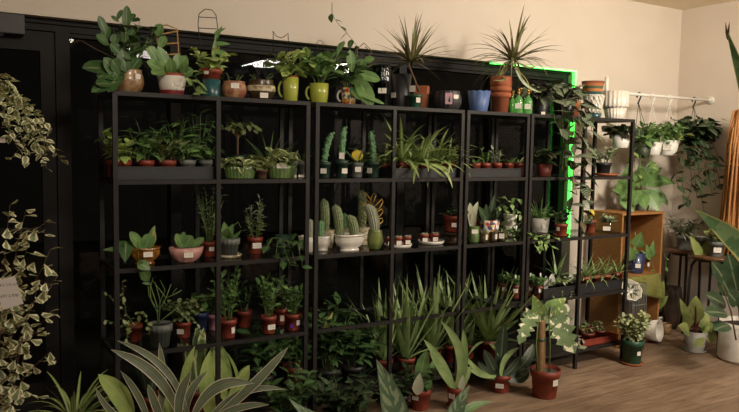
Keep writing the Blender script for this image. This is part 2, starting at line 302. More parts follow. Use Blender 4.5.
def foliage(root, loc, u, z0, r0, fol):
    W = lambda q: Wy(q[0], q[1], q[2])-loc
    for e in fol:
        k, m = e[0], e[1]; lf = MB(); st = MB(); stm = 'stem_green'; nm = 'foliage'
        if k == 'ros':                                         # n leaves out of one centre
            _, _, n, L, wr, p, (e0, e1), (b0, b1) = e[:8]; off = e[8] if len(e) > 8 else (0, 0)
            for i in range(n):
                az = i*2.4+R_(-.3, .3); t = (i+.5)/n; el = e1+(e0-e1)*t+R_(-.1, .1); l = L*u*R_(.72, 1.08)
                b = V((off[0]*u+math.cos(az)*r0*.25, math.sin(az)*r0*.25, z0+off[1]*u))
                lf.leaf_ae(b, az, el, l, l*wr*R_(.85, 1.15), p, R_(b0, b1), .22, R_(-.3, .3), 8)
        elif k == 'stems':                                     # leafy stems
            _, _, n, H, S, L, wr, p, kk, (e0, e1) = e[:10]; stm = e[10] if len(e) > 10 else stm
            n = int(n*1.4+.5); wr *= 1.15
            for i in range(n):
                az = i*2.4+R_(-.5, .5); h = H*u*R_(.65, 1); sp = S*u*R_(.35, 1); b = V((math.cos(az)*r0*.4, math.sin(az)*r0*.4, z0-.004))
                pts = [b+V((math.cos(az)*sp*t**1.4, math.sin(az)*sp*t**1.4*.8, h*t*(1-.12*t*(sp/(h+.001))))) for t in (0, .25, .5, .75, 1)]
                rr = max(.0012, .35*u); st.tube(pts, [rr*1.2, rr, rr, rr*.8, rr*.6], 5)
                for j in range(kk):
                    t = .22+.78*(j+.6)/kk; i0 = min(3, int(t*4)); q = pts[i0].lerp(pts[i0+1], t*4-i0)
                    l = L*u*R_(.7, 1.1); lf.leaf_ae(q, az+j*2.2+R_(-.5, .5), R_(e0, e1), l, l*wr, p, R_(.1, .8), .18, R_(-.5, .5), 5)
        elif k == 'vines':                                     # leafy vines along traced runs
            _, _, paths, L, wr, p, gap = e[:7]; stm = e[7] if len(e) > 7 else stm
            for P in paths:
                Q = [W(q) for q in P]; D = []
                for a, b in zip(Q, Q[1:]):
                    n = max(1, int((b-a).length/(gap*u)))
                    D += [a.lerp(b, i/n) for i in range(n)]
                D.append(Q[-1]); st.tube(D, max(.001, .28*u), 5)
                for i, q in enumerate(D):
                    if i == 0 and len(D) > 3: continue
                    l = L*u*R_(.7, 1.12); az = R_(0, 6.28) if i % 2 else R_(3.6, 5.8); el = R_(-.9, .5)
                    lf.leaf_ae(q, az, el, l, l*wr, p, R_(0, .7), .15, R_(-.6, .6), 5)
        elif k == 'leaves':                                    # single leaves, base and tip traced: they show their face to the front
            _, _, items, p = e[:4]; nm = 'plant_marker' if m == 'white_plastic' else nm
            for it in items:
                b, t, w = it[:3]; cv = it[3] if len(it) > 3 else 0; bd = it[4] if len(it) > 4 else .25
                A, B = W(b), W(t); d = B-A; rt, tw = right_of(loc)
                n = tw*.8+V((0, 0, .45)); n = (n-d*(n.dot(d)/d.length_squared)).normalized(); dd = d.normalized()
                w *= 1.15
                lf.leaf(A, (dd*math.cos(bd/2)+n*math.sin(bd/2)), n*math.cos(bd/2)-dd*math.sin(bd/2), d.length*1.02, w*u, p, bd, .18, cv, 12)
        elif k == 'cactus':
            nm = 'cactus_body'
            for it in e[2]:
                dx, H, Rr, lean, ribs = it[:5]; dy = it[5] if len(it) > 5 else 0; h = H*u; r = Rr*u; rt, tw = right_of(loc); b = rt*(dx*u)-tw*(dy*u)
                n = ribs*4 if ribs else 20; base = len(lf.v); K = 12
                for i in range(K+1):
                    t = i/K; f = (.78+.22*min(1, t*3)) if t < .8 else math.sqrt(max(.0, 1-((t-.8)/.2)**2))*1.0
                    if ribs < 0: f *= 1+.22*math.sin(t*36)
                    cpos = b+rt*(lean*u*t*t)+V((0, 0, z0+h*t-.004)); nn = max(n, 20)
                    for a in range(nn):
                        an = 2*PI*a/nn; rr = r*max(.03, f)*(1+(.11*math.cos(an*ribs) if ribs > 0 else 0))
                        lf.v.append(cpos+V((math.cos(an)*rr, math.sin(an)*rr, 0))); lf.u.append((a/nn, t))
                    if i:
                        o = base+(i-1)*nn
                        for a in range(nn): lf.f.append((o+a, o+(a+1) % nn, o+nn+(a+1) % nn, o+nn+a))
                if len(it) > 6:                                 # knobs up the column
                    for j in range(it[6]):
                        t = (j+1)/(it[6]+1); an = j*2.4; q = b+rt*(lean*u*t*t)+V((math.cos(an)*r*.9, math.sin(an)*r*.9, z0+h*t)); s = r*.5
                        lf.lathe([(s*.1, -s), (s*.8, -s*.5), (s, 0), (s*.8, s*.5), (s*.05, s)], q, 8)
        elif k == 'wire':                                      # trellis, stakes: traced runs
            nm = e[3]; 
            for P in e[2]: lf.tube([W(q) for q in P], e[4]*u, 6)
        elif k == 'stick': 
            nm = 'stem'
            for P, ra in e[2]:
                if m == 'white_plastic': mk = MB(); mk.tube([W(q) for q in P], [a*u for a in ra], 4); mk.build('plant_marker', m, root); continue
                lf.tube([W(q) for q in P], [a*u for a in ra], 7)
        if lf.v: lf.build(nm, m, root)
        if st.v: st.build('stem', stm, root)
def price_tag(pot, loc, u, R, H, dx, dy, w=5, h=4, m='tag', nm='price_tag', tap=1.0):
    rt, tw = right_of(loc); x = dx*u; dpt = math.sqrt(max(0, R*R-x*x))
    c = rt*x+tw*(dpt+.0012)+V((0, 0, dy*u)); nrm = (rt*x+tw*dpt).normalized(); sx = V((-nrm.y, nrm.x, 0)); m4 = Matrix.Translation(c) @ Matrix((sx, nrm, V((0, 0, 1)))).transposed().to_4x4()
    b = MB().box((-w*u/2, -.0008, -h*u/2), (w*u/2, .0008, h*u/2), m4); return b.build(nm, m, pot, False)
def plant(name, cat, label, px, z, pot, fol=(), Y=None, py=None, tags=(), group=None, soil='soil', squash=None, handle=0, lift=0, potname='pot', pull=None):
    loc = at(px, Y, z) if Y is not None else Wz(px, py, z)
    if pull: loc.y = min(max(loc.y, pull[0]), pull[1]); loc = at(px, loc.y, z)
    loc.z += .001; u = mpp(loc); root = thing(name, label, cat, loc, group)
    style, w, h, pm = pot[:4]; kw = pot[4] if len(pot) > 4 else {}
    R, H = w*u/2, h*u
    mb, ri = pot_mesh(style, R, H, **kw)
    if squash: 
        for p in mb.v: p.y *= squash
    po = mb.build(potname, pm, root, smooth=(style != 'sq'))
    if soil:
        sm = MB(); sm.disc(ri*.985, H*.88)
        if squash:
            for p in sm.v: p.y *= squash
        sm.build('soil', soil, root)
    if handle:
        rt, tw = right_of(loc); hm = MB(); pts = []
        for i in range(11):
            a = -1.25+2.5*i/10; pts.append(rt*(-R*.86-math.cos(a)*R*.62*handle)+V((0, 0, H*.52+math.sin(a)*H*.34)))
        hm.tube(pts, R*.13, 8); hm.build('handle', pm if pm != 'checked_glaze' else 'white_glaze', root)
    for t in tags: price_tag(po, loc, u, R*(.9 if style not in ('cyl', 'belly', 'round', 'mug') else 1.0)*(1 if not squash else 1.1/math.sqrt(.27+.73/squash**2)), H, *t)
    foliage(root, loc, u, H*.88 if soil else H*.5, ri, fol)
    return root, po, loc, u, R, H
def vessel(name, cat, label, px, z, pot, Y=None, py=None, tags=(), group=None, **k):     # an empty pot, vase or saucer
    loc = at(px, Y, z) if Y is not None else Wz(px, py, z)
    loc.z += .001; u = mpp(loc); style, w, h, pm = pot[:4]; kw = pot[4] if len(pot) > 4 else {}
    R, H = w*u/2, h*u; mb, ri = pot_mesh(style, R, H, deep=True, **kw)
    o = mb.build(name, pm, None, True); o.location = loc; tag(o, label, cat, group)
    for t in tags: price_tag(o, loc, u, R*.97, H, *t)
    return o, loc, u, R, H
# ------------------------------------------------------------------ the room
WX, WY, CH, OX, OZ = 4.88, .60, 2.76, 3.62, 2.15
X_ = lambda px, Y=.70: at(px, Y, 1.5).x
struct(bx((-3.2, -5.5, -.06), (WX+.1, .85, 0)).build('floor', 'floor_planks', None, False))
struct(bx((-3.2, -5.5, CH), (WX+.1, .8, CH+.08)).build('ceiling', 'ceiling_paint', None, False))
w = MB(); w.box((-3.2, WY, OZ), (WX, WY+.2, CH)); w.box((OX, WY, 0), (WX, WY+.2, OZ)); struct(w.build('wall_back', 'plaster', None, False))
struct(bx((WX, -5.5, 0), (WX+.1, .8, CH)).build('wall_right', 'plaster_right', None, False))
struct(bx((-3.3, -5.5, 0), (-3.2, .8, CH)).build('wall_left', 'plaster', None, False)); struct(bx((-3.3, -5.6, 0), (WX+.1, -5.5, CH)).build('wall_front', 'dark_wall', None, False))
bb = MB(); bb.box((WX-.012, -3.5, 0), (WX, WY, .1)); struct(bb.build('baseboard_right', 'black_plastic', None, False))
bb = MB(); bb.box((OX+.01, WY-.012, 0), (WX-.012, WY, .1)); struct(bb.build('baseboard_back', 'black_plastic', None, False))
struct(bx((-12, .85, -.3), (14, 9, -.1)).build('ground', 'cobble', None, False))
# storefront: mullions, header, sill, panes
xa, xb = X_(57), X_(71)                                      # the post between door and window
m1, m2, m3 = X_(176), X_(401.5), X_(492)
fr = MB(); Y0, Y1 = .69, .795
fr.box((-3.2, Y0, 2.09), (OX, Y1, OZ)); fr.box((-3.2, Y0-.02, 2.125), (OX, Y0, OZ)); fr.box((xa, Y0, 0), (xb, Y1, 2.09)); fr.box((OX-.06, Y0, 0), (OX, Y1, 2.09))
for m in (m1, m2, m3): fr.box((m-.03, Y0+.01, .12), (m+.03, Y1, 2.09))
fr.box((xb, Y0, 0), (OX-.06, Y1, .12)); fr.box((xb, Y0+.015, 2.07), (OX-.06, Y1-.02, 2.09))
f = fr.build('trim_1', 'frame_metal', None, False); struct(f)
for i, (a, b) in enumerate(((xb, m1-.03), (m1+.03, m2-.03), (m2+.03, m3-.03), (m3+.03, OX-.06))):
    o = bx((a, .735, .12), (b, .741, 2.07)).build('window_%d' % (i+1), 'glass', None, False); struct(o)
dx = X_(42); d = MB()
d.box((dx, .70, .02), (xa-.004, .745, 2.085)); d.box((-2.2, .70, 1.985), (dx, .745, 2.085)); d.box((-2.2, .70, .02), (dx, .745, .22)); d.box((-2.2, .70, 1.035), (dx, .745, 1.06))
do = d.build('door_1', 'frame_metal', None, False); struct(do)
bx((-2.2, .72, .22), (dx, .726, 1.985)).build('door_glass', 'glass', do, False)
c = MB(); a = Wy(-25, 30, .60); b = Wy(25, 16, .60); c.box((a.x, .61, a.z), (b.x, .70, b.z+.01)); o = c.build('door_closer', 'closer', do, False); bevel(o)
c = MB(); c.tube([(b.x-.1, .60, a.z-.01), (b.x-.28, .56, a.z-.03), (b.x-.5, .62, a.z-.05)], .01, 6); c.build('closer_arm', 'closer', o)
p = Wy(48, 165, .64)
# green light strips round the right end of the opening
l = bx((OX-.012, .605, .85), (OX-.001, .637, OZ-.012)).build('led_strip', 'green_led', None, False); tag(l, 'upright glowing green light strip on the right jamb of the window opening', 'light strip', 'green light strips')
l = bx((2.75, .605, OZ-.011), (OX-.001, .63, OZ-.001)).build('led_strip', 'green_led', None, False); tag(l, 'level glowing green light strip under the header of the window opening', 'light strip', 'green light strips')
# ------------------------------------------------------------------ the black metal shelving units
P_, DEP = .489, .34; ZS = [1.750, 1.342, .9285, .5185, .134]; Z1, Z2, Z3, Z4, Z5 = ZS
def shelf_unit(label, x0, ncol, noglass=()):
    root = thing('shelf_unit', label, 'shelving unit', (x0, 0, 0), 'black metal shelving units'); s = .011; xe = ncol*P_
    for k in range(ncol+1):
        for y in (0, DEP):
            bx((k*P_-s, y-s, 0), (k*P_+s, y+s, Z1-.0205)).build('post', 'black_metal', root, False)
    for j, z in enumerate(ZS):
        fr = MB(); h = .02; lo = z-h
        for y in (0, DEP): fr.box((-s, y-s*.9, lo), (xe+s, y+s*.9, z))
        for x in [k*P_ for k in (range(ncol+1) if j else (0, ncol))]: fr.box((x-s*.9, s, lo), (x+s*.9, DEP-s, z))
        fr.build('rail_frame', 'black_metal', root, False)
        if j in (0, 4): bx((s, s, z-.016), (xe-s, DEP-s, z-.001)).build('shelf_board', 'black_metal', root, False)
        elif j not in noglass: bx((s, s, z-.006), (xe-s, DEP-s, z-.0005)).build('glass_shelf', 'shelf_glass', root, False)
    return root
XA, XB, XC, XD = 0, 1.0333, 2.0538, 2.5796
shelf_unit('tall black two-bay metal shelving unit beside the dark door, with mugs and bowls on top', XA, 2)
shelf_unit('tall black two-bay metal shelving unit holding the cactus shelf and the spider plants', XB, 2, (3,))
shelf_unit('narrow single-bay black metal shelving unit with the blue pot and terracotta pots on top', XC, 1, (3,))
shelf_unit('black two-bay metal shelving unit at the end of the row, beside the wooden crate', XD, 2, ())
def tray(label, pa, pb, z, Ya, Yb, h=.062, m='black_plastic', group=None, X0=None, X1=None):
    x0 = X0 if X0 is not None else at(pa, Ya, z).x; x1 = X1 if X1 is not None else at(pb, Ya, z).x; t = .004; b = MB(); z += .001
    b.box((x0, Ya, z), (x1, Yb, z+t)); b.box((x0, Ya, z+t), (x1, Ya+t, z+h)); b.box((x0, Yb-t, z+t), (x1, Yb, z+h)); b.box((x0, Ya+t, z+t), (x0+t, Yb-t, z+h)); b.box((x1-t, Ya+t, z+t), (x1, Yb-t, z+h))
    b.box((x0-.004, Ya-.004, z+h-.006), (x1+.004, Ya, z+h))
    return tag(b.build('plant_tray', m, None, False), label, 'tray', group)
def saucer(label, px, z, w, m='terracotta', Y=None, py=None, h=.016, name='saucer'):
    loc = at(px, Y, z) if Y is not None else Wz(px, py, z); loc.z += .001; R = w*mpp(loc)/2
    b = MB(); b.lathe([(R*.8, 0), (R*.9, .002), (R, h), (R-.004, h), (R*.82, .004), (R*.01, .004)], n=28); o = b.build(name, m); o.location = loc
    return tag(o, label, 'saucer'), h*.3+.002
# ================================================================== top of the shelves
T = 'plants and pots along the top of the shelves'
plant('potted_hoya', 'potted plant', 'large glossy round-leaved plant in a gold-flecked tan pot, left end of the top', 128.5, Z1, ('belly', 30, 23, 'tan_glaze'),
 [('stems', 'hoya', 6, 56, 24, 13, .72, 'round', 6, (-.3, .9)),
  ('leaves', 'hoya', [((128, 72, .1), (101, 68, .02), 13), ((120, 70, .08), (83, 68, .0), 15), ((124, 74, .08), (104, 78, .0), 14), ((122, 80, .03), (92, 92, -.04), 11), ((116, 82, .02), (108, 92, -.04), 10), ((118, 70, .03), (112, 60, 0.), 13), ((126, 72, .05), (122, 50, .05), 12), ((130, 72, .08), (140, 58, .1), 10), ((118, 78, .03), (104, 58, 0), 12), ((112, 70, .03), (98, 78, .0), 12), ((124, 58, .1), (110, 44, .08), 11), ((114, 45, .1), (116, 34, .1), 8), ((128, 46, .1), (122, 32, .12), 7), ((106, 34, .1), (99, 16, .1), 7), ((126, 30, .1), (127, 6, .1), 8), ((127, 22, .1), (135, 14, .12), 6), ((119, 22, .1), (111, 16, .1), 4), ((117, 20, .1), (122, 10, .1), 4), ((108, 45, .1), (96, 35, .08), 8), ((126, 40, .1), (136, 28, .1), 7), ((128, 64, .1), (138, 44, .14), 8), ((104, 40, .1), (108, 26, .1), 8), ((110, 84, .0), (96, 84, -.04), 10)], 'round'),
  ('stick', 'stem_green', [([(128, 74, .12), (124, 50, .1), (127, 20, .1)], (.8, .6, .4)), ([(126, 74, .12), (112, 55, .1), (102, 25, .1)], (.8, .6, .4)), ([(127, 74, .1), (120, 70, .05), (112, 84, -.02)], (.8, .6, .5))]), ('wire', 'stem_brown', [[(118, 60, .1), (94, 48, .06), (80, 40, .04), (74, 43, .03)]], 'bare_twig', .25)],
 Y=.12, tags=[(9, 16, 6, 5)], group=T)
_ = plant('potted_hoya', 'potted plant', 'round-leaved plant climbing a small bamboo ladder in a white and red glazed pot', 172, Z1, ('taper', 29, 19, 'white_glaze'),
 [('leaves', 'mid', [((170, 76, .12), (147, 62, .08), 13), ((172, 76, .12), (158, 47, .12), 10), ((172, 76, .12), (170, 58, .05), 9), ((176, 76, .12), (186, 56, .1), 12), ((180, 76, .1), (193, 70, .08), 11), ((160, 66, .12), (146, 42, .12), 9), ((160, 48, .12), (165, 36, .12), 8), ((157, 36, .12), (161, 24, .1), 9), ((165, 72, .1), (152, 74, .03), 10), ((178, 70, .1), (178, 54, .1), 9), ((184, 74, .1), (184, 62, .05), 8)], 'round'),
  ('wire', 'bamboo', [[(160, 76, .14), (156, 26, .14), (167, 25, .14), (177, 29, .14), (180, 76, .14)], [(157, 35, .14), (178, 31, .14)], [(158, 44, .14), (179, 43, .14)], [(159, 55, .14), (180, 54, .14)]], 'trellis', .8),
  ('vines', 'pothos', [[(183, 75, .08), (192, 80, .02), (196, 92, -.03)], [(184, 76, .07), (195, 76, .02), (200, 86, -.03), (206, 93, -.03)]], 13, .7, 'ovate', 7)],
 Y=.13, tags=[(6, 12, 9, 5)], group=T)
_r, _p, _l, _u, _R, _H = _
b = MB(); b.lathe([(_R*.76, .0005), (_R*.82, _H*.2), (_R*.84, _H*.27), (_R*.77, _H*.29)], n=30, close=False); b.build('glaze_foot', 'red_glaze', _r)
b = MB(); b.lathe([(_R*.86, _H*.98), (_R*.9, _H*1.14), (_R*.86, _H*1.14), (_R*.8, _H)], n=30, close=False); b.build('inner_pot', 'red_plastic', _r)
r, po, l, u, R, H = plant('potted_jade', 'potted plant', 'small bushy plant with a tall dark wire hoop, red pot set in a teal pot', 211.5, Z1, ('cyl', 18, 18, 'teal'),
 [('stems', 'lime', 9, 34, 15, 13, .5, 'obovate', 7, (-.2, 1.1)), ('leaves', 'mid', [((213, 62, .13), (216, 36, .13), 4), ((215, 40, .13), (222, 26, .13), 4), ((214, 44, .13), (230, 44, .12), 5), ((214, 52, .13), (229, 54, .12), 6), ((214, 34, .13), (226, 28, .13), 3.5)], 'ovate'),
  ('wire', 'wire', [[(202, 62, .15), (198, 24, .15), (199, 14, .15), (205, 9, .15), (212, 10, .15), (216, 15, .15), (218, 30, .15), (217, 62, .15)], [(199, 17, .15), (216, 18, .15)], [(198, 28, .15), (217, 29, .15)]], 'wire_hoop', .45)],
 Y=.13, group=T, lift=0)
b, ri = pot_mesh('tcot', 10.2*u, 16*u); o = b.build('inner_pot', 'red_plastic', r); o.location.z = H*.72; o['label'] = 'red plastic inner pot'; MB_ = MB(); MB_.disc(ri, H*.72+14*u); MB_.build('soil', 'soil', r)
price_tag(o, l, u, 10.2*u, H, -5, 11, 5, 3)
plant('ceramic_planter', 'potted plant', 'squat tan bowl with reddish drip glaze beside the teal pot', 234, Z1, ('belly', 25, 17, 'drip_glaze'), [('stems', 'bronze', 4, 12, 8, 5, .4, 'lance', 3, (0, 1))], Y=.11, tags=[(1, 12, 8, 5)], group=T)
r, po, l, u, R, H = plant('ceramic_planter', 'potted plant', 'squat dark brown bowl with a cream rope band, left of the lime green mugs', 261, Z1, ('belly', 28, 20, 'brown_glaze'), [('stems', 'dark', 4, 12, 10, 5, .4, 'lance', 3, (0, 1))], Y=.11, tags=[(3, 4, 8, 5)], group=T)
b = MB(); b.lathe([(R*1.005, H*.42), (R*1.03, H*.5), (R*1.02, H*.62), (R*.98, H*.7)], n=32, close=False); b.build('rope_band', 'cream_band', r)
r, po, l, u, R, H = plant('potted_jade', 'potted plant', 'bushy plant with a cat-ear wire hoop in the first lime green mug', 290.5, Z1, ('mug', 16, 24, 'lime_glaze'),
 [('stems', 'lime', 9, 30, 20, 15, .5, 'obovate', 6, (-.3, 1.1)), ('wire', 'wire', [[(274, 60, .13), (273, 31, .13), (276, 36, .13), (281, 38, .13), (285, 36, .13), (288, 33, .13), (289, 60, .13)]], 'wire_hoop', .4)], Y=.12, handle=1.0, group=T)
b, ri = pot_mesh('cyl', R*.92, H*.16); o = b.build('inner_pot', 'red_plastic', r); o.location.z = H*.9
plant('potted_jade', 'potted plant', 'upright leafy plant in the second lime green mug, beside the checked mug', 319, Z1, ('mug', 19, 19.5, 'lime_glaze'), [('stems', 'mid', 9, 36, 18, 17, .5, 'obovate', 6, (0, 1.2)), ('wire', 'wire', [[(318, 62, .14), (317, 42, .14), (320, 40, .14), (323, 42, .14), (323, 62, .14)]], 'wire_hoop', .35)], Y=.11, handle=.8, group=T)
plant('potted_hoya', 'potted plant', 'hoya with a tall twining vine in a yellow, red and teal checked mug', 348.5, Z1, ('mug', 15, 17, 'checked_glaze'),
 [('stems', 'deep', 8, 30, 20, 15, .55, 'ovate', 5, (-.3, .9)), ('vines', 'hoya', [[(352, 84, .13), (358, 62, .13), (357, 46, .13), (347, 33, .12), (340, 26, .12), (331, 14, .12)]], 11, .6, 'ovate', 6), ('wire', 'stem_brown', [[(350, 86, .13), (356, 50, .13), (364, 43, .13), (371, 50, .13), (368, 58, .13), (360, 54, .12)], [(360, 58, .13), (366, 62, .13), (372, 52, .13), (365, 47, .13)]], 'twining_stem', .45), ('wire', 'wire', [[(332, 20, .12), (332, 3, .12)]], 'stake', .35),
  ('leaves', 'mid', [((352, 84, .1), (364, 100, .03), 12), ((356, 76, .1), (372, 106, .0), 14), ((356, 74, .1), (380, 80, .05), 11), ((358, 70, .12), (364, 60, .1), 11), ((352, 72, .1), (350, 50, .1), 8), ((364, 62, .12), (374, 58, .1), 7), ((352, 80, .08), (362, 82, 0), 12), ((362, 96, .02), (384, 104, -.02), 4)], 'round')], Y=.12, handle=1.0, group=T)
vessel('glass_vase', 'vase', 'tall dark green fluted glass vase behind the checked mug plant', 382, Z1, ('vase', 18, 42, 'green_glass', dict(rip=14, amp=.035)), Y=.17, tags=[(0, 16, 8, 5)])
vessel('flower_pot', 'pot', 'tall plain black empty pot between the green vase and the thin spiky tree', 401, Z1, ('taper', 20, 34, 'black_plastic'), Y=.2, tags=[(-8, 13, 8, 5)], group='empty pots on the top shelf')
plant('potted_dracaena', 'potted plant', 'spiky crowned plant on a leaning bare stem in a small green plastic pot', 415, Z1, ('nursery', 15, 14, 'green_plastic'),
 [('stick', 'stem_brown', [([(419, 92, .1), (414, 78, .1), (408.5, 65, .1), (409, 60, .1)], (1.3, 1.1, 1.1, .9))]), ('ros', 'dracaena', 64, 53, .062, 'blade', (-.15, 1.5), (-.05, .8), (-5.5, 33))], Y=.1, tags=[(3, 8, 4.5, 5), (-3, 19, 6, 6)], group=T)
plant('flower_pot', 'pot', 'squarish terracotta pot standing behind the green pot of the spiky tree', 421, Z1, ('sq', 20, 24, 'terracotta'), [], Y=.24, soil=None, group='empty pots on the top shelf')
vessel('flower_pot', 'pot', 'dark grey ribbed bowl-shaped pot with pink and white tags, left of the blue pot', 447.5, Z1, ('belly', 27, 19, 'charcoal', dict(rip=18, amp=.03)), Y=.13, tags=[(1, 11, 7, 11, 'pink'), (1, 9.5, 5, 5), (8, 13, 6, 4)], group='empty pots on the top shelf')
vessel('flower_pot', 'pot', 'cornflower blue pot with a scalloped rim on the narrow shelving unit', 478.5, Z1, ('taper', 23, 20, 'blue_glaze', dict(zf=lambda an, z: .006*abs(math.sin(an*5)) if z > .05 else 0, n=60)), Y=.12, group='empty pots on the top shelf')
r, po, l, u, R, H = plant('potted_dracaena', 'potted plant', 'arching spiky plant in a stack of terracotta pots, right of the blue pot', 500, Z1, ('tcot', 21, 36, 'terracotta'),
 [('ros', 'dracaena', 54, 56, .06, 'blade', (-.05, 1.45), (.2, 1.4), (15, 22)), ('ros', 'dracaena', 16, 44, .07, 'blade', (-.2, .8), (.8, 1.9), (10, 14)), ('stick', 'stem_brown', [([(501, 78, .13), (508, 66, .13), (515, 56, .13)], (1.2, 1, .9))]), ('leaves', 'olive', [((503, 76, .1), (492, 80, .04), 2.5, -.25), ((514, 58, .12), (541, 92, .05), 3, .2), ((512, 58, .12), (536, 66, .1), 2.5, .2), ((500, 76, .12), (509, 60, .12), 3)], 'strap')], Y=.14, group=T)
b = MB()
for z in (.44, .60, .76): b.lathe([(R*(.86+z*.14), H*(z)), (R*(.93+z*.12), H*z+.002), (R*(.95+z*.12), H*(z+.12)), (R*.8, H*(z+.125))], n=28, close=False)
b.build('stacked_rim', 'terracotta', r)
def spray_bottle(label, px, w, h, Y):
    loc = at(px, Y, Z1); loc.z += .001; u = mpp(loc); R = w*u/2; H = h*u; r = thing('spray_bottle', label, 'spray bottle', loc, 'glass spray bottles on the top shelf')
    b = MB(); b.lathe([(R*.95, 0), (R, .004), (R, H*.5), (R*.8, H*.6), (R*.35, H*.68), (R*.32, H*.76)], n=20); b.build('bottle', 'bottle_glass_green_glow', r)
    b = MB(); b.lathe([(R*.4, H*.74), (R*.4, H*.84), (R*.22, H*.86), (R*.22, H*.95)], n=14); rt, tw = right_of(loc)
    b.tube([rt*-R*.2+V((0, 0, H*.96)), rt*R*.75+V((0, 0, H*.97))], R*.2, 8); b.tube([rt*R*.4+V((0, 0, H*.93)), rt*R*.7+V((0, 0, H*.82))], R*.08, 6); b.build('spray_nozzle', 'brass', r)
    if w > 8: price_tag(r, loc, u, R, H, 0, h*.3, 6, 5)
spray_bottle('slim clear glass spray bottle pressed against the terracotta stack', 512, 5.5, 24, .2)
spray_bottle('clear glass spray bottle with brass nozzle, middle of the three beside the terracotta stack', 518, 9, 26, .1)
spray_bottle('clear glass spray bottle with a white label, right-hand one of the three', 527.5, 9, 26, .11)
plant('potted_begonia', 'potted plant', 'trailing plant in a black pot just right of the spray bottles on the end unit', 541, Z1, ('taper', 16, 22, 'black_plastic'), [('stems', 'begonia', 9, 16, 22, 17, .42, 'lance', 5, (-.9, .5)), ('vines', 'begonia', [[(545, 94, .08), (552, 100, .0), (555, 122, -.04)]], 16, .42, 'lance', 8)], Y=.14, tags=[(2, 2, 4, 3)], group=T)
plant('potted_begonia', 'potted plant', 'silver-veined trailing plant cascading past two shelves from a black pot on the end unit', 566, Z1, ('taper', 19, 20, 'black_plastic'),
 [('stems', 'begonia', 10, 18, 16, 17, .42, 'lance', 5, (-.9, .5)), ('vines', 'begonia', [[(570, 94, .06), (580, 98, .0), (583, 130, -.05), (584, 170, -.05), (582, 205, -.06)], [(566, 96, .06), (572, 106, -.03), (575, 150, -.05), (572, 190, -.05), (570, 212, -.06)], [(560, 96, .06), (562, 108, -.03), (564, 150, -.05), (562, 172, -.05)], [(574, 92, .06), (588, 104, -.02), (592, 132, -.04)]], 20, .46, 'lance', 6, 'stem_brown'), ('vines', 'bronze', [[(578, 100, -.0), (580, 130, -.04), (586, 168, -.04), (584, 200, -.04), (580, 232, -.05)], [(568, 112, -.02), (570, 160, -.04), (577, 195, -.04)]], 16, .5, 'lance', 8)], Y=.14, tags=[(1, 12, 7, 4)], group=T)
vessel('flower_pot', 'pot', 'terracotta pot half hidden by the cascading silver-veined plant', 573, Z1, ('tcot', 13, 17, 'terracotta'), Y=.24, group='empty pots on the top shelf')
o, l, u, R, H = vessel('flower_pot', 'pot', 'small teal pot at the foot of the white diamond pot', 594, Z1, ('taper', 15, 5, 'teal'), Y=.17, group='stacked pots on the end unit'); z = l.z+H
o, l, u, R, H = vessel('flower_pot', 'pot', 'white pot with a raised diamond pattern under the striped basket', 593, z, ('taper', 19, 18.5, 'white_glaze', dict(rip=9, amp=.05)), Y=.17, group='stacked pots on the end unit'); z = l.z+H
b = MB()
for s in (-1, 1):
    for k in range(14):
        a = 2*PI*k/14; b.tube([(R*1.05*(.74+.28*t)*math.cos(a+s*t*1.1), R*1.05*(.74+.28*t)*math.sin(a+s*t*1.1), H*t*.97) for t in (0.02, .2, .4, .6, .8, 1)], R*.055, 5)
b.build('diamond_relief', 'white_glaze', o)
vessel('basket_pot', 'pot', 'woven basket pot striped orange, brown and green, on top of the white diamond pot', 592.5, z, ('taper', 22.5, 13, 'striped_weave'), Y=.17, group='stacked pots on the end unit')
o, l, u, R, H = vessel('flower_pot', 'pot', 'lower of the two stacked white ribbed pots on the end unit', 614.5, Z1, ('taper', 22, 12, 'white_glaze', dict(rip=20, amp=.04)), Y=.17, group='stacked pots on the end unit')
vessel('flower_pot', 'pot', 'upper of the two stacked white ribbed pots, flaring wider below the rim', 614.5, l.z+H, ('cyl', 26, 16, 'white_glaze', dict(rip=20, amp=.04)), Y=.17, group='stacked pots on the end unit')
# ================================================================== second shelf
S2 = 'plants on the second shelf'
BT = 'black trays on the second shelf'
tray('long black tray of red and grey pots on the second shelf, nearest the door', 0, 0, Z2, .02, .31, .062, group=BT, X0=.016, X1=.470)
for px, w, m, f, tx in ((122, 19, 'red_plastic', ('stems', 'lime', 6, 24, 14, 13, .55, 'ovate', 5, (-.3, 1)), 'bushy yellow-green plant in a red pot, second along the tray by the door'),
  (145, 19, 'red_plastic', ('stems', 'mid', 6, 34, 16, 15, .5, 'ovate', 5, (-.3, .9)), 'leafy mid-green plant in a red pot, third along the tray by the door'),
  (166.5, 20, 'red_plastic', ('stems', 'olive', 6, 26, 15, 14, .6, 'ovate', 5, (-.3, .9)), 'round-leaved plant in the last red pot of the tray by the door'),
  (187, 18, 'grey_plastic', ('stems', 'mid', 6, 26, 12, 13, .4, 'lance', 5, (-.2, .9)), 'narrow-leaved plant in the first grey pot of the tray by the door'),
  (205.5, 14, 'grey_plastic', ('stems', 'mid', 5, 18, 12, 14, .55, 'ovate', 4, (-.2, .9)), 'small leafy plant in the last grey pot of the tray by the door')):
    plant('potted_seedling', 'potted plant', tx, px, Z2+.005, ('nursery', w, 18, m), [f], Y=.085, group=S2)
plant('potted_seedling', 'potted plant', 'pale plant in a red pot at the back left corner of the first tray', 113, Z2+.005, ('nursery', 14, 17, 'red_plastic'), [('stems', 'lime', 6, 34, 10, 12, .5, 'ovate', 5, (-.3, 1))], Y=.22, group=S2)
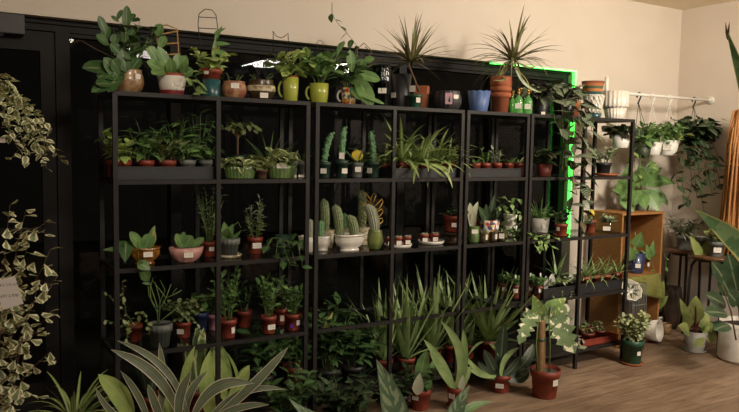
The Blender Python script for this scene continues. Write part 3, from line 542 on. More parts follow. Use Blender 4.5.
for px, H, tx in ((150, 50, 'taller dark feathery plant at the back left of the tray by the door'), (176, 52, 'tall cane plant at the back middle of the tray by the door'), (199, 54, 'tall cane plant at the back right of the tray by the door')):
    plant('potted_cane_plant', 'potted plant', tx, px, Z2+.005, ('nursery', 15, 16, 'black_plastic'), [('stems', 'mid', 4, H, 14, 22, .2, 'lance', 7, (-.3, .6))], Y=.25, group=S2)
plant('potted_tree', 'potted plant', 'miniature tree with a bare trunk and round crown behind the green oval planter', 239, Z2, ('nursery', 16, 22, 'dark_green_plastic'),
 [('stick', 'stem_brown', [([(238, 164, .24), (237.5, 148, .24), (238, 132, .24)], (1.5, 1.1, .9))] + [([(238, 138, .24), (238+dx, 126, .24+dx*.002)], (.8, .4)) for dx in (-10, -4, 5, 12)]), ('vines', 'olive', [[(238, 134, .24), (238+dx*.6, 122, .24+dy*.5), (238+dx, 124+abs(dx)*.4, .24+dy)] for dx, dy in ((-14, 0), (-8, -.06), (-3, .04), (3, -.06), (8, .05), (13, -.02), (19, 0), (22, .0))], 9, .65, 'ovate', 3)], Y=.24, group=S2)
def oval(name, label, px, w, h, Y, sq, mt, fol, tags=(), rip=0, amp=0): return plant(name, 'potted plant', label, px, Z2, ('oval', w, h, mt, dict(rip=rip, amp=amp)), fol, Y=Y, squash=sq, tags=tags, group=S2)
oval('ceramic_planter', 'green oval ribbed planter with cream-edged leaves below the miniature tree', 240, 34, 14, .1, .62, 'green_glaze', [('stems', 'creamedge', 10, 12, 20, 14, .6, 'ovate', 3, (-.8, .6))], rip=26, amp=.025)
oval('ceramic_planter', 'green basket-patterned planter with a white tag on the second shelf', 281.5, 30, 15, .09, .62, 'green_glaze', [('stems', 'creamedge', 7, 18, 14, 14, .6, 'ovate', 3, (-.6, .7))], [(0, 12.5, 9, 5)], rip=20, amp=.03)
plant('potted_peperomia', 'potted plant', 'small cream-edged plant in a brown pot between the two green planters', 262, Z2, ('nursery', 12, 9, 'brown_wood'), [('stems', 'creamedge', 7, 14, 12, 12, .6, 'ovate', 3, (-.6, .7))], Y=.07, group=S2)
plant('potted_grass', 'potted plant', 'tuft of fine dark grass behind the two green planters', 269, Z2, ('nursery', 14, 12, 'black_plastic'), [('ros', 'mid', 34, 40, .06, 'blade', (.3, 1.4), (.2, 1.2))], Y=.2, group=S2)
for px, tx in ((292, 'small succulent in a grey pot beside the green basket-patterned planter'), (303, 'small succulent in a grey pot tucked behind the shelf post, right of the green planters')):
    plant('potted_succulent', 'potted plant', tx, px, Z2, ('nursery', 11, 16, 'grey_plastic'), [('ros', 'mid', 10, 14, .25, 'blade', (.5, 1.3), (0, .4))], Y=.16, tags=[(0, 1.5, 9, 2.5)], group=S2)
CG = 'knobbly column cacti on the second shelf'
for px, w, h, H, lean, tx in ((324.5, 13, 16, 32, 7, 'leaning knobbly column cactus in a dark green pot, left of the three'), (341.5, 14, 17.5, 36, 2, 'straight knobbly column cactus in a dark green pot, tallest of the three'), (373.5, 14, 16, 33, -4, 'knobbly column cactus right of the yellow sunburst sign')):
    plant('potted_cactus', 'cactus', tx, px, Z2, ('nursery', w, h, 'dark_green_plastic'), [('cactus', 'cactus_green', [(0, H, 2.9, lean, 5, 0, 22)])], Y=.09, tags=[(-1 if w == 13 else (3 if px < 350 else -4), 7, 6, 5)] + ([(0, 22, 5, 6)] if 340 < px < 343 else []), group=CG, soil='grit')
r = plant('potted_succulent', 'potted plant', 'grey pot with a small yellow sunburst sign between the knobbly cacti', 357, Z2, ('nursery', 13, 15, 'grey_plastic'), [('ros', 'mid', 14, 22, .14, 'blade', (.3, 1.2), (.2, .9))], Y=.13, tags=[(1, 8, 6, 5)], group=S2)
b = MB(); rt, tw = right_of(r[2]); u = r[3]; n = 32
for k in range(n+1):
    a = 2*PI*k/n; q = (6.2 if k % 2 else 5)*u; c = V((0, 0, r[5]+7*u))+tw*.02; b.v += [c+rt*q*math.cos(a)+V((0, 0, q*.9*math.sin(a))), c+rt*q*math.cos(a)+V((0, 0, q*.9*math.sin(a)))-tw*.003]; b.u += [(0, 0)]*2
b.f = [tuple(range(0, 2*n, 2)), tuple(range(2*n-1, 0, -2))]+[(2*k, 2*k+1, 2*k+3, 2*k+2) for k in range(n)]
b.tube([V((0, 0, r[5]*.8))+tw*.018, V((0, 0, r[5]+8*u))+tw*.018], .0015, 5); o = b.build('sunburst_sign', 'yellow', r[0], False); o['label'] = 'yellow sunburst sign on a stick'
plant('spider_plant', 'potted plant', 'dim spider plant at the back of the shelf behind the knobbly cacti', 384, Z2, ('nursery', 14, 13, 'red_plastic'), [('ros', 'spider', 26, 40, .08, 'strap', (.1, 1.2), (.6, 1.6))], Y=.22, group=S2)
tray('black tray overflowing with spider plants on the second shelf', 0, 0, Z2, .02, .31, .055, group=BT, X0=XB+P_+.016, X1=XB+2*P_-.016)
for px, Y, L, n, tx in ((402, .1, 56, 40, 'tall spider plant at the left end of the spider plant tray'), (421, .09, 50, 40, 'spider plant with long arching runners in the middle of its tray'), (436, .18, 48, 36, 'spider plant at the back of the spider plant tray'), (449, .09, 34, 32, 'spider plant in a red pot at the right end of the spider plant tray')):
    plant('spider_plant', 'potted plant', tx, px, Z2+.005, ('nursery', 14, 14, 'red_plastic'), [('ros', 'spider', n, L, .075, 'strap', (.15, 1.45), (.5, 1.7))]+([('leaves', 'lime', [((420, 165, .07), (452, 188, -.04), 3, -.25), ((418, 165, .07), (412, 172, -.03), 3, .1), ((440, 160, .1), (466, 162, .0), 2.5, -.25)], 'strap')] if px == 421 else []), Y=Y, group='spider plants in the black tray')
tray('shallow black tray of five small red pots on the narrow unit', 0, 0, Z2, .02, .31, .055, group=BT, X0=XC+.016, X1=XC+P_-.016)
for i, (px, f) in enumerate(((475, ('ros', 'mid', 10, 12, .3, 'ovate', (.1, .9), (0, .6))), (485, ('stems', 'mid', 3, 16, 4, 7, .4, 'ovate', 5, (.2, 1.2))), (496.5, ('stems', 'grey', 3, 18, 4, 7, .35, 'ovate', 6, (.2, 1.2))), (508, ('ros', 'mid', 14, 12, .35, 'ovate', (.1, .9), (0, .6))), (518.5, ('ros', 'olive', 12, 11, .3, 'ovate', (.1, .9), (0, .6))))):
    plant('potted_succulent', 'potted plant', 'small succulent in a red pot, %s of five in the shallow tray' % ('first', 'second', 'third', 'fourth', 'last')[i], px, Z2+.005, ('nursery', 10.5, 13, 'red_plastic'), [f], Y=.085, group='small succulents in the tray on the narrow unit')
plant('potted_begonia', 'potted plant', 'reddish leafy plant in a maroon pot on the second shelf of the end unit', 544, Z2, ('taper', 16, 12, 'dull_red'), [('stems', 'bronze', 7, 16, 14, 12, .6, 'ovate', 4, (-.4, .8)), ('stems', 'dark', 5, 20, 16, 12, .6, 'ovate', 4, (-.4, .8))], Y=.12, group=S2)
o, dz = saucer('flat terracotta saucer under a dark pot on the second shelf of the end unit', 606, Z2, 24, Y=.17)
plant('potted_succulent', 'potted plant', 'grey-green fleshy succulent in a dark pot on a terracotta saucer, end unit', 603, Z2+.006, ('nursery', 16, 12, 'black_plastic'), [('stems', 'grey', 8, 18, 14, 8, .35, 'ovate', 8, (0, 1))], Y=.17, group=S2)
# ================================================================== third shelf
S3 = 'plants on the third shelf'
r = thing('glass_jar', 'big heart-leaf cutting in a clear glass jar at the left end of the third shelf', 'jar', Wz(121, 262, Z3)+V((0, 0, .001))); l = r.location.copy(); u = mpp(l)
b = MB(); b.lathe([(5*u, 0), (5.4*u, .004), (5.4*u, 12*u), (4*u, 14*u), (4*u, 16*u)], n=20); b.build('jar', 'glass', r)
foliage(r, l, u, 12*u, 3*u, [('leaves', 'deep', [((121, 256, .1), (124, 240, .06), 4), ((126, 241, .1), (125, 262, .03), 15), ((119, 250, .1), (103, 250, .06), 6)], 'heart')])
plant('ceramic_planter', 'potted plant', 'amber glazed footed bowl with round-leaved cuttings on the third shelf', 145, Z3, ('footed', 31.5, 17, 'amber_glaze', dict(rip=12, amp=.02)), [('leaves', 'mid', [((143, 250, .08), (130, 232, .05), 9), ((144, 250, .08), (152, 234, .08), 12), ((146, 250, .1), (138, 240, .06), 9), ((146, 248, .08), (155, 226, .08), 4.5)], 'round'), ('leaves', 'yellowleaf', [((154, 244, .08), (154, 227, .07), 4)], 'ovate'), ('vines', 'mid', [[(139, 250, .05), (138, 258, -.03), (143, 262, -.04)]], 8, .6, 'ovate', 30), ('leaves', 'mid', [((138, 262, -.03), (150, 270, -.06), 10)], 'ovate')], py=264, pull=(.06, .12), squash=.7, tags=[(3, 11, 9, 5)], group=S3)
plant('ceramic_planter', 'potted plant', 'pink glazed oval bowl with rounded leaves beside the amber bowl', 186.5, Z3, ('bowl', 35, 15, 'pink_glaze', dict(rip=10, amp=.02)), [('leaves', 'mid', [((183, 248, .08), (176, 234, .06), 8), ((184, 248, .08), (192, 236, .07), 11), ((190, 248, .08), (204, 238, .06), 7), ((182, 246, .1), (184, 232, .1), 6)], 'round')], py=262, pull=(.06, .12), squash=.62, tags=[(2, 8.5, 9, 5)], group=S3)
for px, w, h, tx in ((139, 13, 12, 'clear glass tumbler behind the amber bowl'), (157, 12, 13, 'clear glass tumbler between and behind the amber and pink bowls'), (174, 12, 14, 'clear glass tumbler behind the pink bowl')):
    vessel('glass_tumbler', 'glass', tx, px, Z3, ('cyl', w, h, 'glass'), Y=.24, group='glass tumblers on the third shelf')
RP = 'red plastic nursery pots on the third shelf'
plant('potted_rosemary', 'potted plant', 'wispy tall plant in a red pot behind the middle post of the first unit', 209.5, Z3, ('nursery', 15, 15, 'red_plastic'), [('stems', 'olive', 8, 66, 14, 7, .22, 'lance', 15, (-.2, 1)), ('stems', 'dark', 5, 50, 14, 7, .22, 'lance', 12, (-.2, 1))], Y=.2, tags=[(2, 8, 5, 4)], group=RP)
o, dz = saucer('cream saucer under the grey fluted pot on the third shelf', 229.5, Z3, 25, 'cream_band', py=257)
plant('potted_pothos', 'potted plant', 'grey fluted pot on a cream saucer with a few broad leaves', 229, Z3+.006, ('tcot', 21, 18, 'grey_plastic', dict(rip=16, amp=.025)), [('leaves', 'mid', [((227, 240, .1), (224, 222, .08), 9), ((228, 238, .1), (233, 224, .08), 7), ((230, 238, .1), (241, 230, .06), 4, .15), ((226, 238, .1), (227, 228, .05), 10)], 'ovate'), ('stick', 'stem_green', [([(228, 240, .1), (233, 226, .1), (238, 222, .1), (241, 228, .1)], (.4, .4, .3, .3))])], py=256, group=S3)
plant('potted_rosemary', 'potted plant', 'needle-leaved upright plant in a red pot with a big white tag, third shelf', 255, Z3, ('nursery', 16, 16.5, 'red_plastic'), [('stems', 'grey', 5, 48, 12, 8, .22, 'lance', 14, (-.1, 1.1)), ('stems', 'olive', 4, 26, 12, 9, .3, 'lance', 8, (-.1, 1.1))], py=253, pull=(.1, .2), tags=[(2, 8.5, 9, 5.5)], group=RP)
plant('potted_hoya', 'potted plant', 'hoya trailing over the shelf edge from a dark pot beside the needle-leaved plant', 283, Z3, ('taper', 17, 19, 'dark_green_plastic'), [('vines', 'hoya', [[(280, 238, .08), (272, 238, .03), (268, 246, -.03)], [(284, 238, .08), (284, 248, -.02), (290, 264, -.05)], [(288, 238, .08), (298, 242, -.0), (300, 256, -.04), (303, 268, -.05)], [(282, 238, .1), (296, 234, .1), (303, 240, .06)], [(278, 240, .06), (276, 254, -.03), (284, 262, -.04)], [(286, 238, .06), (292, 252, -.03), (296, 266, -.05)]], 13, .6, 'ovate', 8)], py=254, pull=(.1, .16), group=S3)
# cactus shelf
CS = 'cacti on the third shelf'
plant('potted_cactus', 'cactus', 'pale finger cactus in a white pot half behind the paired posts', 308, Z3, ('bowl', 20, 16, 'white_glaze'), [('cactus', 'cactus_pale', [(2, 20, 2.5, 0, 10)])], py=249, pull=(.06, .12), group=CS, soil='grit')
plant('potted_cactus', 'cactus', 'dark striped cactus in a pinkish white footed pot', 322.5, Z3, ('footed', 18, 15, 'white_glaze'), [('cactus', 'cactus_green', [(-2, 18, 3.2, 0, 8)])], py=246, pull=(.06, .14), group=CS, soil='grit')
plant('potted_cactus', 'cactus', 'tall rounded cactus in a cream pot behind the striped one', 327, Z3, ('taper', 15, 18, 'cream_band'), [('cactus', 'cactus', [(-2, 34, 4.2, -2, 14)])], Y=.24, group=CS, soil='grit')
plant('potted_cactus', 'cactus', 'bluish cactus behind the wide white bowl', 345, Z3, ('taper', 15, 18, 'cream_band'), [('cactus', 'cactus_green', [(-1, 18, 3, 0, 10)])], Y=.25, group=CS, soil='grit')
r, po, l, u, R, H = plant('potted_cactus', 'cactus', 'two fuzzy cacti in a wide white footed bowl, middle of the cactus shelf', 349.5, Z3, ('footed', 34.5, 17, 'white_glaze'), [('cactus', 'cactus', [(-10, 32, 4.6, -5, 14), (4.5, 22, 4.8, -5, 14)])], py=251, pull=(.07, .1), squash=.6, group=CS, soil='grit')
b = MB(); rt, tw = right_of(l)
for s in (-1, 1): b.lathe([(2.6*u, 0), (2.2*u, 3*u), (3*u, 6*u)], V((s*R*.3, 0, 0)), 12)
b.build('bowl_foot', 'white_glaze', r)
plant('potted_cactus', 'cactus', 'tall dark cactus at the back behind the olive green pot', 363, Z3, ('taper', 15, 18, 'cream_band'), [('cactus', 'cactus', [(-1, 40, 4, -1, 14)])], Y=.26, group=CS, soil='grit')
plant('potted_cactus', 'cactus', 'leaning fuzzy cactus with a gold leaf-shaped wire ornament in an olive glazed pot', 375, Z3, ('belly', 16.5, 19, 'olive_glaze'), [('cactus', 'cactus_pale', [(-.5, 29, 5.3, -7, 14)]),
 ('wire', 'gold_wire', [[(376, 236, .14), (373, 220, .14), (372, 205, .14)]]+[[(372+s*(.5), y, .14), (372+s*5, y-4, .14), (372+s*10, y-6+k, .14), (372+s*11, y-3+k, .14), (372+s*7, y+1, .14), (372+s*.5, y+1, .14)] for k, y in ((0, 224), (-1, 216), (-3, 208)) for s in (-1, 1)]+[[(372, 206, .14), (367, 200, .14), (362, 193, .14), (366, 193, .14), (370, 199, .14), (372, 206, .14), (371, 198, .14), (374, 193, .14), (376, 195, .14), (374, 201, .14), (372, 206, .14)]], 'leaf_ornament', .5)], py=249, pull=(.08, .12), group=CS, soil='grit')
RS = 'little red cactus pots on saucers'
for sx, w, cs, wh in ((398, 28, (389.5, 398, 407), 'first'), (431, 27, (424, 434.5), 'second')):
    saucer('%s round cream saucer holding %s little red cactus pots' % (wh, 'three' if len(cs) == 3 else 'two'), sx, Z3, w, 'white_matte', py=247 if w == 28 else 243.5, h=.02, name='saucer')
    for i, c in enumerate(cs):
        plant('potted_cactus', 'cactus', 'tiny cactus in a little red pot, %s on the %s cream saucer' % (('left', 'middle', 'right')[i] if len(cs) == 3 else ('left', 'right')[i], wh), c, Z3+.006, ('nursery', 8.5 if w == 28 else 10, 9, 'red_plastic'), [('cactus', 'cactus_pale', [(-1, 3, 1.8, 0, 8), (2, 3, 1.6, 0, 8)])], Y=Wz(sx, 247 if w == 28 else 243.5, Z3).y+.002*(i-1), tags=[(1, 3.5, 5, 4)], group=RS, soil='grit')
r = thing('pot_stand', 'dark round wooden stand under the big red pot on the third shelf', 'stand', Wz(454, 243, Z3)+V((0, 0, .001))); l = r.location.copy(); u = mpp(l)
b = MB(); b.lathe([(9*u, 0), (9*u, 2*u), (5*u, 3*u), (5*u, 8*u), (10*u, 9*u), (10*u, 11*u)], n=24); b.disc(10*u, 11*u); b.build('stand_body', 'brown_wood', r); zt = l.z+12*u
plant('potted_echeveria', 'potted plant', 'dark low plant in a large red pot on a round stand', 453.5, zt-.001, ('nursery', 22, 16, 'red_plastic'), [('stems', 'dark', 8, 9, 14, 9, .6, 'ovate', 3, (-.3, .8))], Y=l.y, tags=[(1, 7, 6, 4)], group=S3)
plant('potted_snake_plant', 'potted plant', 'pale upright leaves in a green glass pot right of the paired posts', 473.5, Z3, ('cyl', 11, 16, 'green_glaze'), [('leaves', 'palegreen', [((472, 228, .09), (470, 203, .08), 6, 0), ((474, 228, .09), (478, 202, .08), 5, -.08), ((473, 228, .09), (474, 212, .06), 5)], 'sword')], py=242, pull=(.07, .1), tags=[(1, 11, 6, 4)], group=S3)
plant('potted_echeveria', 'potted plant', 'red pot behind the green glass pot on the narrow unit', 473, Z3, ('nursery', 12, 19, 'red_plastic'), [('stems', 'dark', 5, 9, 8, 7, .5, 'ovate', 3, (0, 1))], Y=.25, group=S3)
plant('potted_rubber_plant', 'potted plant', 'dark-leaved plant in a white terrazzo pot flecked with colour', 489, Z3, ('taper', 20.5, 19, 'terrazzo'), [('leaves', 'dark', [((487, 222, .16), (478, 206, .12), 8), ((489, 222, .16), (495, 194, .16), 6), ((490, 222, .16), (503, 204, .14), 8), ((488, 222, .16), (486, 204, .14), 8), ((490, 222, .16), (496, 210, .1), 8)], 'ovate')], Y=.17, group=S3)
for i, (px, tx) in enumerate(((483.5, 'little brown glass pot below the terrazzo pot, left of three'), (493, 'little brown glass pot below the terrazzo pot, middle of three'), (501.5, 'little dark pot with a white tag, right of three below the terrazzo pot'))):
    plant('potted_succulent', 'potted plant', tx, px, Z3, ('cyl', 8, 9, 'brown_glaze'), [('ros', 'olive', 8, 6, .4, 'ovate', (.2, 1), (0, .4))], py=240.5, pull=(.045, .065), tags=[(3 if i < 2 else 0, 5, 2.5 if i < 2 else 5, 5)], group='little brown pots on the narrow unit', soil='grit')
o, l, u, R, H = vessel('flower_pot', 'pot', 'lower of two white pots stacked under the pale pothos', 510, Z3, ('taper', 14, 11, 'white_matte'), Y=.2, group='stacked white pots on the narrow unit')
plant('potted_pothos', 'potted plant', 'pale-leaved pothos spilling from the upper white pot on the narrow unit', 510, l.z+H, ('taper', 14, 11, 'white_matte'), [('vines', 'pothos', [[(512, 208, .18), (520, 212, .12), (522, 226, .06), (520, 240, .04)], [(508, 208, .18), (500, 204, .14), (497, 214, .1)], [(510, 208, .18), (514, 198, .18), (522, 200, .15)], [(514, 208, .16), (516, 222, .1), (514, 238, .05)], [(506, 208, .2), (504, 224, .12), (508, 240, .06)], [(512, 206, .2), (504, 196, .2), (496, 200, .2)]], 7, .65, 'heart', 3.5)], Y=.2, group=S3)
plant('potted_pothos', 'potted plant', 'low green pothos creeping along the shelf at the right end of the narrow unit', 517, Z3, ('bowl', 10, 5, 'black_plastic'), [('stems', 'mid', 9, 7, 12, 7, .65, 'heart', 4, (-.3, .8))], Y=.07, group=S3)
plant('potted_grass', 'potted plant', 'grassy plant in a big grey tapered pot on the third shelf of the end unit', 539.5, Z3, ('taper', 19, 18, 'light_grey'), [('ros', 'mid', 18, 26, .09, 'blade', (.6, 1.4), (.1, .8)), ('stems', 'mid', 5, 12, 10, 8, .7, 'round', 3, (-.2, .8))], Y=.16, tags=[(4, 10, 3.5, 4)], group=S3)
plant('potted_pothos', 'potted plant', 'creeping pothos trailing over the shelf front below the big grey pot', 541, Z3, ('bowl', 14, 5, 'black_plastic'), [('vines', 'pothos', [[(536, 236, .06), (532, 240, -.02), (536, 246, -.04)], [(540, 236, .06), (541, 242, -.03), (536, 252, -.05)], [(545, 236, .05), (548, 242, -.03), (552, 247, -.04)], [(542, 236, .06), (545, 244, -.04), (545, 250, -.05)], [(538, 234, .06), (530, 237, .0)], [(547, 234, .06), (556, 238, .0)]], 8, .7, 'heart', 4)], Y=.055, group=S3)
o, dz = saucer('terracotta saucer under the red pot on the third shelf of the end unit', 561, Z3, 16, py=236)
plant('potted_succulent', 'potted plant', 'dark plant with white plant markers in a red pot on a terracotta saucer', 561, Z3+.006, ('nursery', 13.5, 12, 'red_plastic'), [('stems', 'dark', 7, 16, 10, 8, .5, 'ovate', 5, (0, 1)), ('stick', 'white_plastic', [([(556, 226, .1), (556, 217, .1)], (.8, .8)), ([(562, 226, .1), (562, 215, .1)], (.8, .8))])], py=235.5, tags=[(-3, 7, 3, 4)], group=S3)
for px, w, h, tx, Y in ((578.5, 8, 13, 'grey succulent in a clear glass jar beside the bare post of the end unit', .1), (588.5, 11, 13, 'grey-green succulent in a glass pot in front of the yellow-topped cactus', .06)):
    plant('potted_succulent', 'potted plant', tx, px, Z3, ('cyl', w, h, 'glass'), [('ros', 'grey', 16, 10, .3, 'blade', (.1, 1.2), (0, .5))], Y=Y, group=S3, soil='grit')
r = plant('potted_cactus', 'cactus', 'small grafted cactus with a bright yellow head in a red pot', 590, Z3, ('nursery', 12, 13, 'red_plastic'), [('cactus', 'cactus_green', [(0, 5, 2, 0, 3)])], Y=.16, group=S3, soil='grit')
b = MB(); b.lathe([(.4*r[3], 0), (3*r[3], 1*r[3]), (3.4*r[3], 4*r[3]), (2.4*r[3], 7*r[3]), (.2*r[3], 8*r[3])], V((0, 0, r[5]*.88+4*r[3])), 24, 8, .1); o = b.build('cactus_head', 'yellow', r[0]); o['label'] = 'bright yellow cactus head'
plant('terrarium_bowl', 'potted plant', 'round glass bowl of grey succulents with a white tag, end unit, before the crate', 606.5, Z3, ('round', 18, 12, 'glass'), [('ros', 'grey', 20, 10, .35, 'blade', (.1, 1.3), (0, .5)), ('stems', 'grey', 7, 8, 9, 6, .5, 'ovate', 3, (0, 1))], Y=.1, tags=[(0, 5, 7, 4)], group=S3, soil='grit', potname='glass_bowl')
# ================================================================== fourth shelf
S4 = 'plants on the fourth shelf'; RQ = 'red nursery pots on the fourth shelf'
plant('potted_jade', 'potted plant', 'trailing small-leaved plant in a red pot at the left end of the fourth shelf', 135.5, Z4, ('nursery', 14, 17, 'red_plastic'), [('vines', 'olive', [[(134, 324, .1), (126, 314, .1), (124, 300, .1), (122, 282, .12)], [(132, 324, .1), (120, 318, .08), (114, 302, .08), (105, 292, .06)], [(136, 324, .1), (140, 312, .1), (146, 316, .06), (150, 334, .02)], [(132, 326, .1), (120, 326, .06), (112, 322, .04), (106, 320, .02)], [(134, 324, .08), (128, 332, .02), (126, 342, .0)], [(138, 324, .12), (138, 312, .12), (146, 314, .12)]], 6, .65, 'round', 3)], py=341, group=RQ)
plant('potted_pencil_cactus', 'potted plant', 'pencil-stemmed succulent with one big leaf in a grey ribbed pot, fourth shelf', 160, Z4, ('tcot', 24, 23, 'grey_plastic', dict(rip=16, amp=.02)),
 [('stick', 'stem_green', [([(158, 326, .1), (157, 306, .1), (150, 284, .1), (147, 270, .1)], (.6, .6, .5, .4)), ([(159, 326, .1), (160, 300, .1), (155, 282, .1)], (.6, .5, .4)), ([(159, 322, .1), (172, 312, .1), (181, 304, .1)], (.6, .5, .4)), ([(158, 312, .1), (166, 298, .1), (171, 284, .1)], (.6, .5, .4)), ([(166, 298, .1), (175, 294, .1), (182, 290, .1)], (.5, .5, .4)), ([(158, 314, .1), (151, 300, .1), (150, 288, .1), (153, 278, .1)], (.6, .5, .5, .4)), ([(160, 302, .1), (165, 290, .1), (160, 280, .1)], (.5, .4, .4)), ([(166, 298, .1), (160, 290, .1), (152, 280, .1)], (.5, .4, .4)), ([(155, 306, .1), (149, 296, .1), (148, 286, .1)], (.5, .4, .4)), ([(172, 294, .1), (177, 288, .1)], (.4, .3))]), ('leaves', 'mid', [((148, 281, .1), (139, 263, .06), 10), ((150, 284, .1), (142, 283, .1), 3)], 'ovate'), ('wire', 'green_plastic', [[(153, 307, .095), (159, 307, .09), (160, 306, .1)]], 'plant_tie', .9)], py=347, pull=(.07, .1), group=S4)
plant('potted_jade', 'potted plant', 'bushy small-leaved plant in a red pot with a white tag, beside the grey ribbed pot', 183.5, Z4, ('nursery', 16, 16, 'red_plastic'), [('stems', 'olive', 13, 28, 20, 7, .6, 'round', 9, (-.4, 1)), ('vines', 'olive', [[(190, 322, .06), (197, 324, .02), (202, 338, -.0)]], 6, .6, 'round', 3)], py=335, pull=(.1, .18), tags=[(-3, 7, 7, 5)], group=RQ)
plant('potted_christmas_cactus', 'potted plant', 'flat-jointed bright green plant in a pink pot behind the middle post, fourth shelf', 214, Z4, ('nursery', 15, 16, 'pink'), [('stems', 'mid', 9, 28, 26, 12, .5, 'obovate', 5, (-.3, .9))], Y=.26, group=S4)
plant('potted_seedling', 'potted plant', 'plant in a dark blue pot at the back, behind the grey ribbed pot', 200, Z4, ('nursery', 17, 20, 'navy_glaze'), [('stems', 'dark', 7, 20, 12, 10, .5, 'ovate', 4, (-.2, .9))], Y=.25, group=S4)
for px, py, w, h, n, H, S, mt, tags, tx in ((228, 337, 17.5, 18.5, 10, 54, 13, 'mid', [(5, 8, 4, 6)], 'tallest upright leafy plant, red pot right against the middle post'), (244.5, 325, 15.5, 16.5, 7, 30, 10, 'dark', (), 'plant with a white marker in a red pot at the back, fourth shelf'),
  (268.5, 333, 16, 17.5, 9, 42, 12, 'mid', [(3, 7, 8, 5)], 'leafy plant in a red pot with a wide white tag, fourth shelf'), (280, 324, 13, 16, 8, 34, 12, 'dark', [(2, 7, 4, 6)], 'flowering plant in the red pot at the back, left of the last red pot'), (293, 330, 16.5, 16.5, 9, 32, 11, 'mid', [(5, 8, 4, 5), (-1, 5, 3.5, 4, 'violet', 'sticker')], 'plant with pale flower buds in the last red pot of the first unit')):
    pl = plant('potted_christmas_cactus', 'potted plant', tx, px, Z4, ('nursery', w, h, 'red_plastic'), [('stems', mt, n, H, S, 9, .45, 'obovate', 9, (.2, 1.2))]+([('stems', 'palegreen', 4, 32, 12, 3.5, .7, 'round', 4, (0, 1))] if px in (293, 280) else [])+([('stick', 'white_plastic', [([(247, 312, .24), (247.5, 300, .24)], (1.2, 1.2))])] if px == 244.5 else []), py=py, pull=(.06, .24), tags=tags, group=RQ)
TR = 'trays on the fourth shelf'
tray('small black tray under the red pots on the fourth rail of the narrow unit', 0, 0, Z4, -.008, .345, .012, group=TR, X0=XC+.26, X1=XC+P_-.016)
for px, Y, tx in ((503, .2, 'tiny plant in a red pot with white tag, back one on the narrow unit'), (514.5, .12, 'tiny plant in a red pot with white tag, front one on the narrow unit')):
    plant('potted_seedling', 'potted plant', tx, px, Z4+.006, ('nursery', 11, 13.5, 'dull_red'), [('stems', 'mid', 8, 12, 8, 6, .5, 'ovate', 5, (0, 1)), ('stick', 'white_plastic', [([(px+1, 284, Y), (px+1, 275, Y)], (1.1, 1.1))])], Y=Y, tags=[(1, 8, 4.5, 4)], group=RQ)
for px, Y, tx in ((528.5, .15, 'tiny plant in a red pot with white tag, left one on the end unit'), (538.5, .07, 'tiny plant in a red pot with violet dot, right one on the end unit')):
    plant('potted_seedling', 'potted plant', tx, px, Z4, ('nursery', 10, 12, 'dull_red'), [('stems', 'mid', 8, 12, 8, 6, .5, 'ovate', 5, (0, 1)), ('stick', 'white_plastic', [([(px+2, 284, Y), (px+2, 273, Y)], (1.1, 1.1))])], Y=Y, tags=[(2, 8, 4.5, 4), (-3, 7, 1.5, 2.5, 'violet', 'sticker')], group=RQ)
tray('black tray with trailing seedlings and white plant markers on the end unit', 0, 0, Z4, .015, .31, .07, group=TR, X0=at(543, .02, Z4).x, X1=XD+P_-.016)
for i, (px, Y) in enumerate(((551, .09), (561, .09), (570, .1))):
    plant('potted_seedling', 'potted plant', '%s trailing seedling pot in the tray with the white plant markers' % ('left', 'middle', 'right')[i], px, Z4+.006, ('nursery', 9, 12, 'black_plastic'), [('stems', 'olive', 8, 6, 11, 5, .6, 'ovate', 5, (-.6, .8)), ('vines', 'olive', [[(px, 288, Y-.03), (px+1, 292, .0), (px+2, 300, -.01)]], 4, .5, 'ovate', 3)]+([('leaves', 'white_plastic', [((px+1, 290, Y), (px+1, 274, Y), 6, 0, 0), ((px-5, 290, Y), (px-5, 276, Y), 4, 0, 0)], 'strap')] if i != 1 else []), Y=Y, group='seedling pots in the marker tray')
tray('black tray of aloes in red pots on the end unit, beside the crate', 0, 0, Z4, .015, .31, .075, group=TR, X0=XD+P_+.016, X1=XD+2*P_-.016)
for i, (px, Y) in enumerate(((584, .08), (594, .09), (605, .08), (617, .085))):
    plant('potted_aloe', 'potted plant', '%s grassy aloe in a red pot in the tray beside the crate' % ('first', 'second', 'third', 'last')[i], px, Z4+.006, ('nursery', 11.5, 14.5, 'red_plastic'), [('ros', 'aloe', 14, 28, .1, 'blade', (.1, 1.45), (.1, .9)), ('ros', 'aloe', 5, 22, .1, 'blade', (-.2, .5), (.4, 1.4))], Y=Y, group='aloes in the black tray')
plant('potted_aloe', 'potted plant', 'grassy aloe in a black pot at the left of the end unit, fourth shelf', 556, Z4+.006, ('nursery', 12, 14, 'black_plastic'), [('ros', 'aloe', 16, 30, .1, 'blade', (.3, 1.45), (.1, .8))], Y=.22, group=S4)
# ================================================================== bottom shelf
S5 = 'plants on the bottom shelf'
for px, Y, w, h, L, n, tx in ((150, .17, 24, 22, 62, 9, 'dim snake plant in a red pot on the bottom shelf behind the striped leaves'), (196, .15, 24, 22, 66, 9, 'snake plant with yellow-edged blades on the bottom shelf, left of the middle post')):
    plant('potted_snake_plant', 'potted plant', tx, px, Z5, ('nursery', w, h, 'dull_red'), [('ros', 'creamedge' if px == 196 else 'darksnake', n, L, .17, 'sword', (1.05, 1.5), (-.1, .25))], Y=Y, group=S5)
plant('potted_snake_plant', 'potted plant', 'broad yellow-green leaved plant in a red pot just right of the middle post, bottom shelf', 234, Z5, ('nursery', 24, 22, 'dull_red'), [('leaves', 'lime', [((230, 405, .12), (214, 350, .1), 12), ((232, 405, .12), (222, 346, .12), 9), ((234, 400, .12), (248, 366, .05), 12), ((236, 405, .12), (226, 352, .05), 3, .1), ((232, 410, .1), (208, 372, .02), 5)], 'sword')], Y=.14, group=S5)
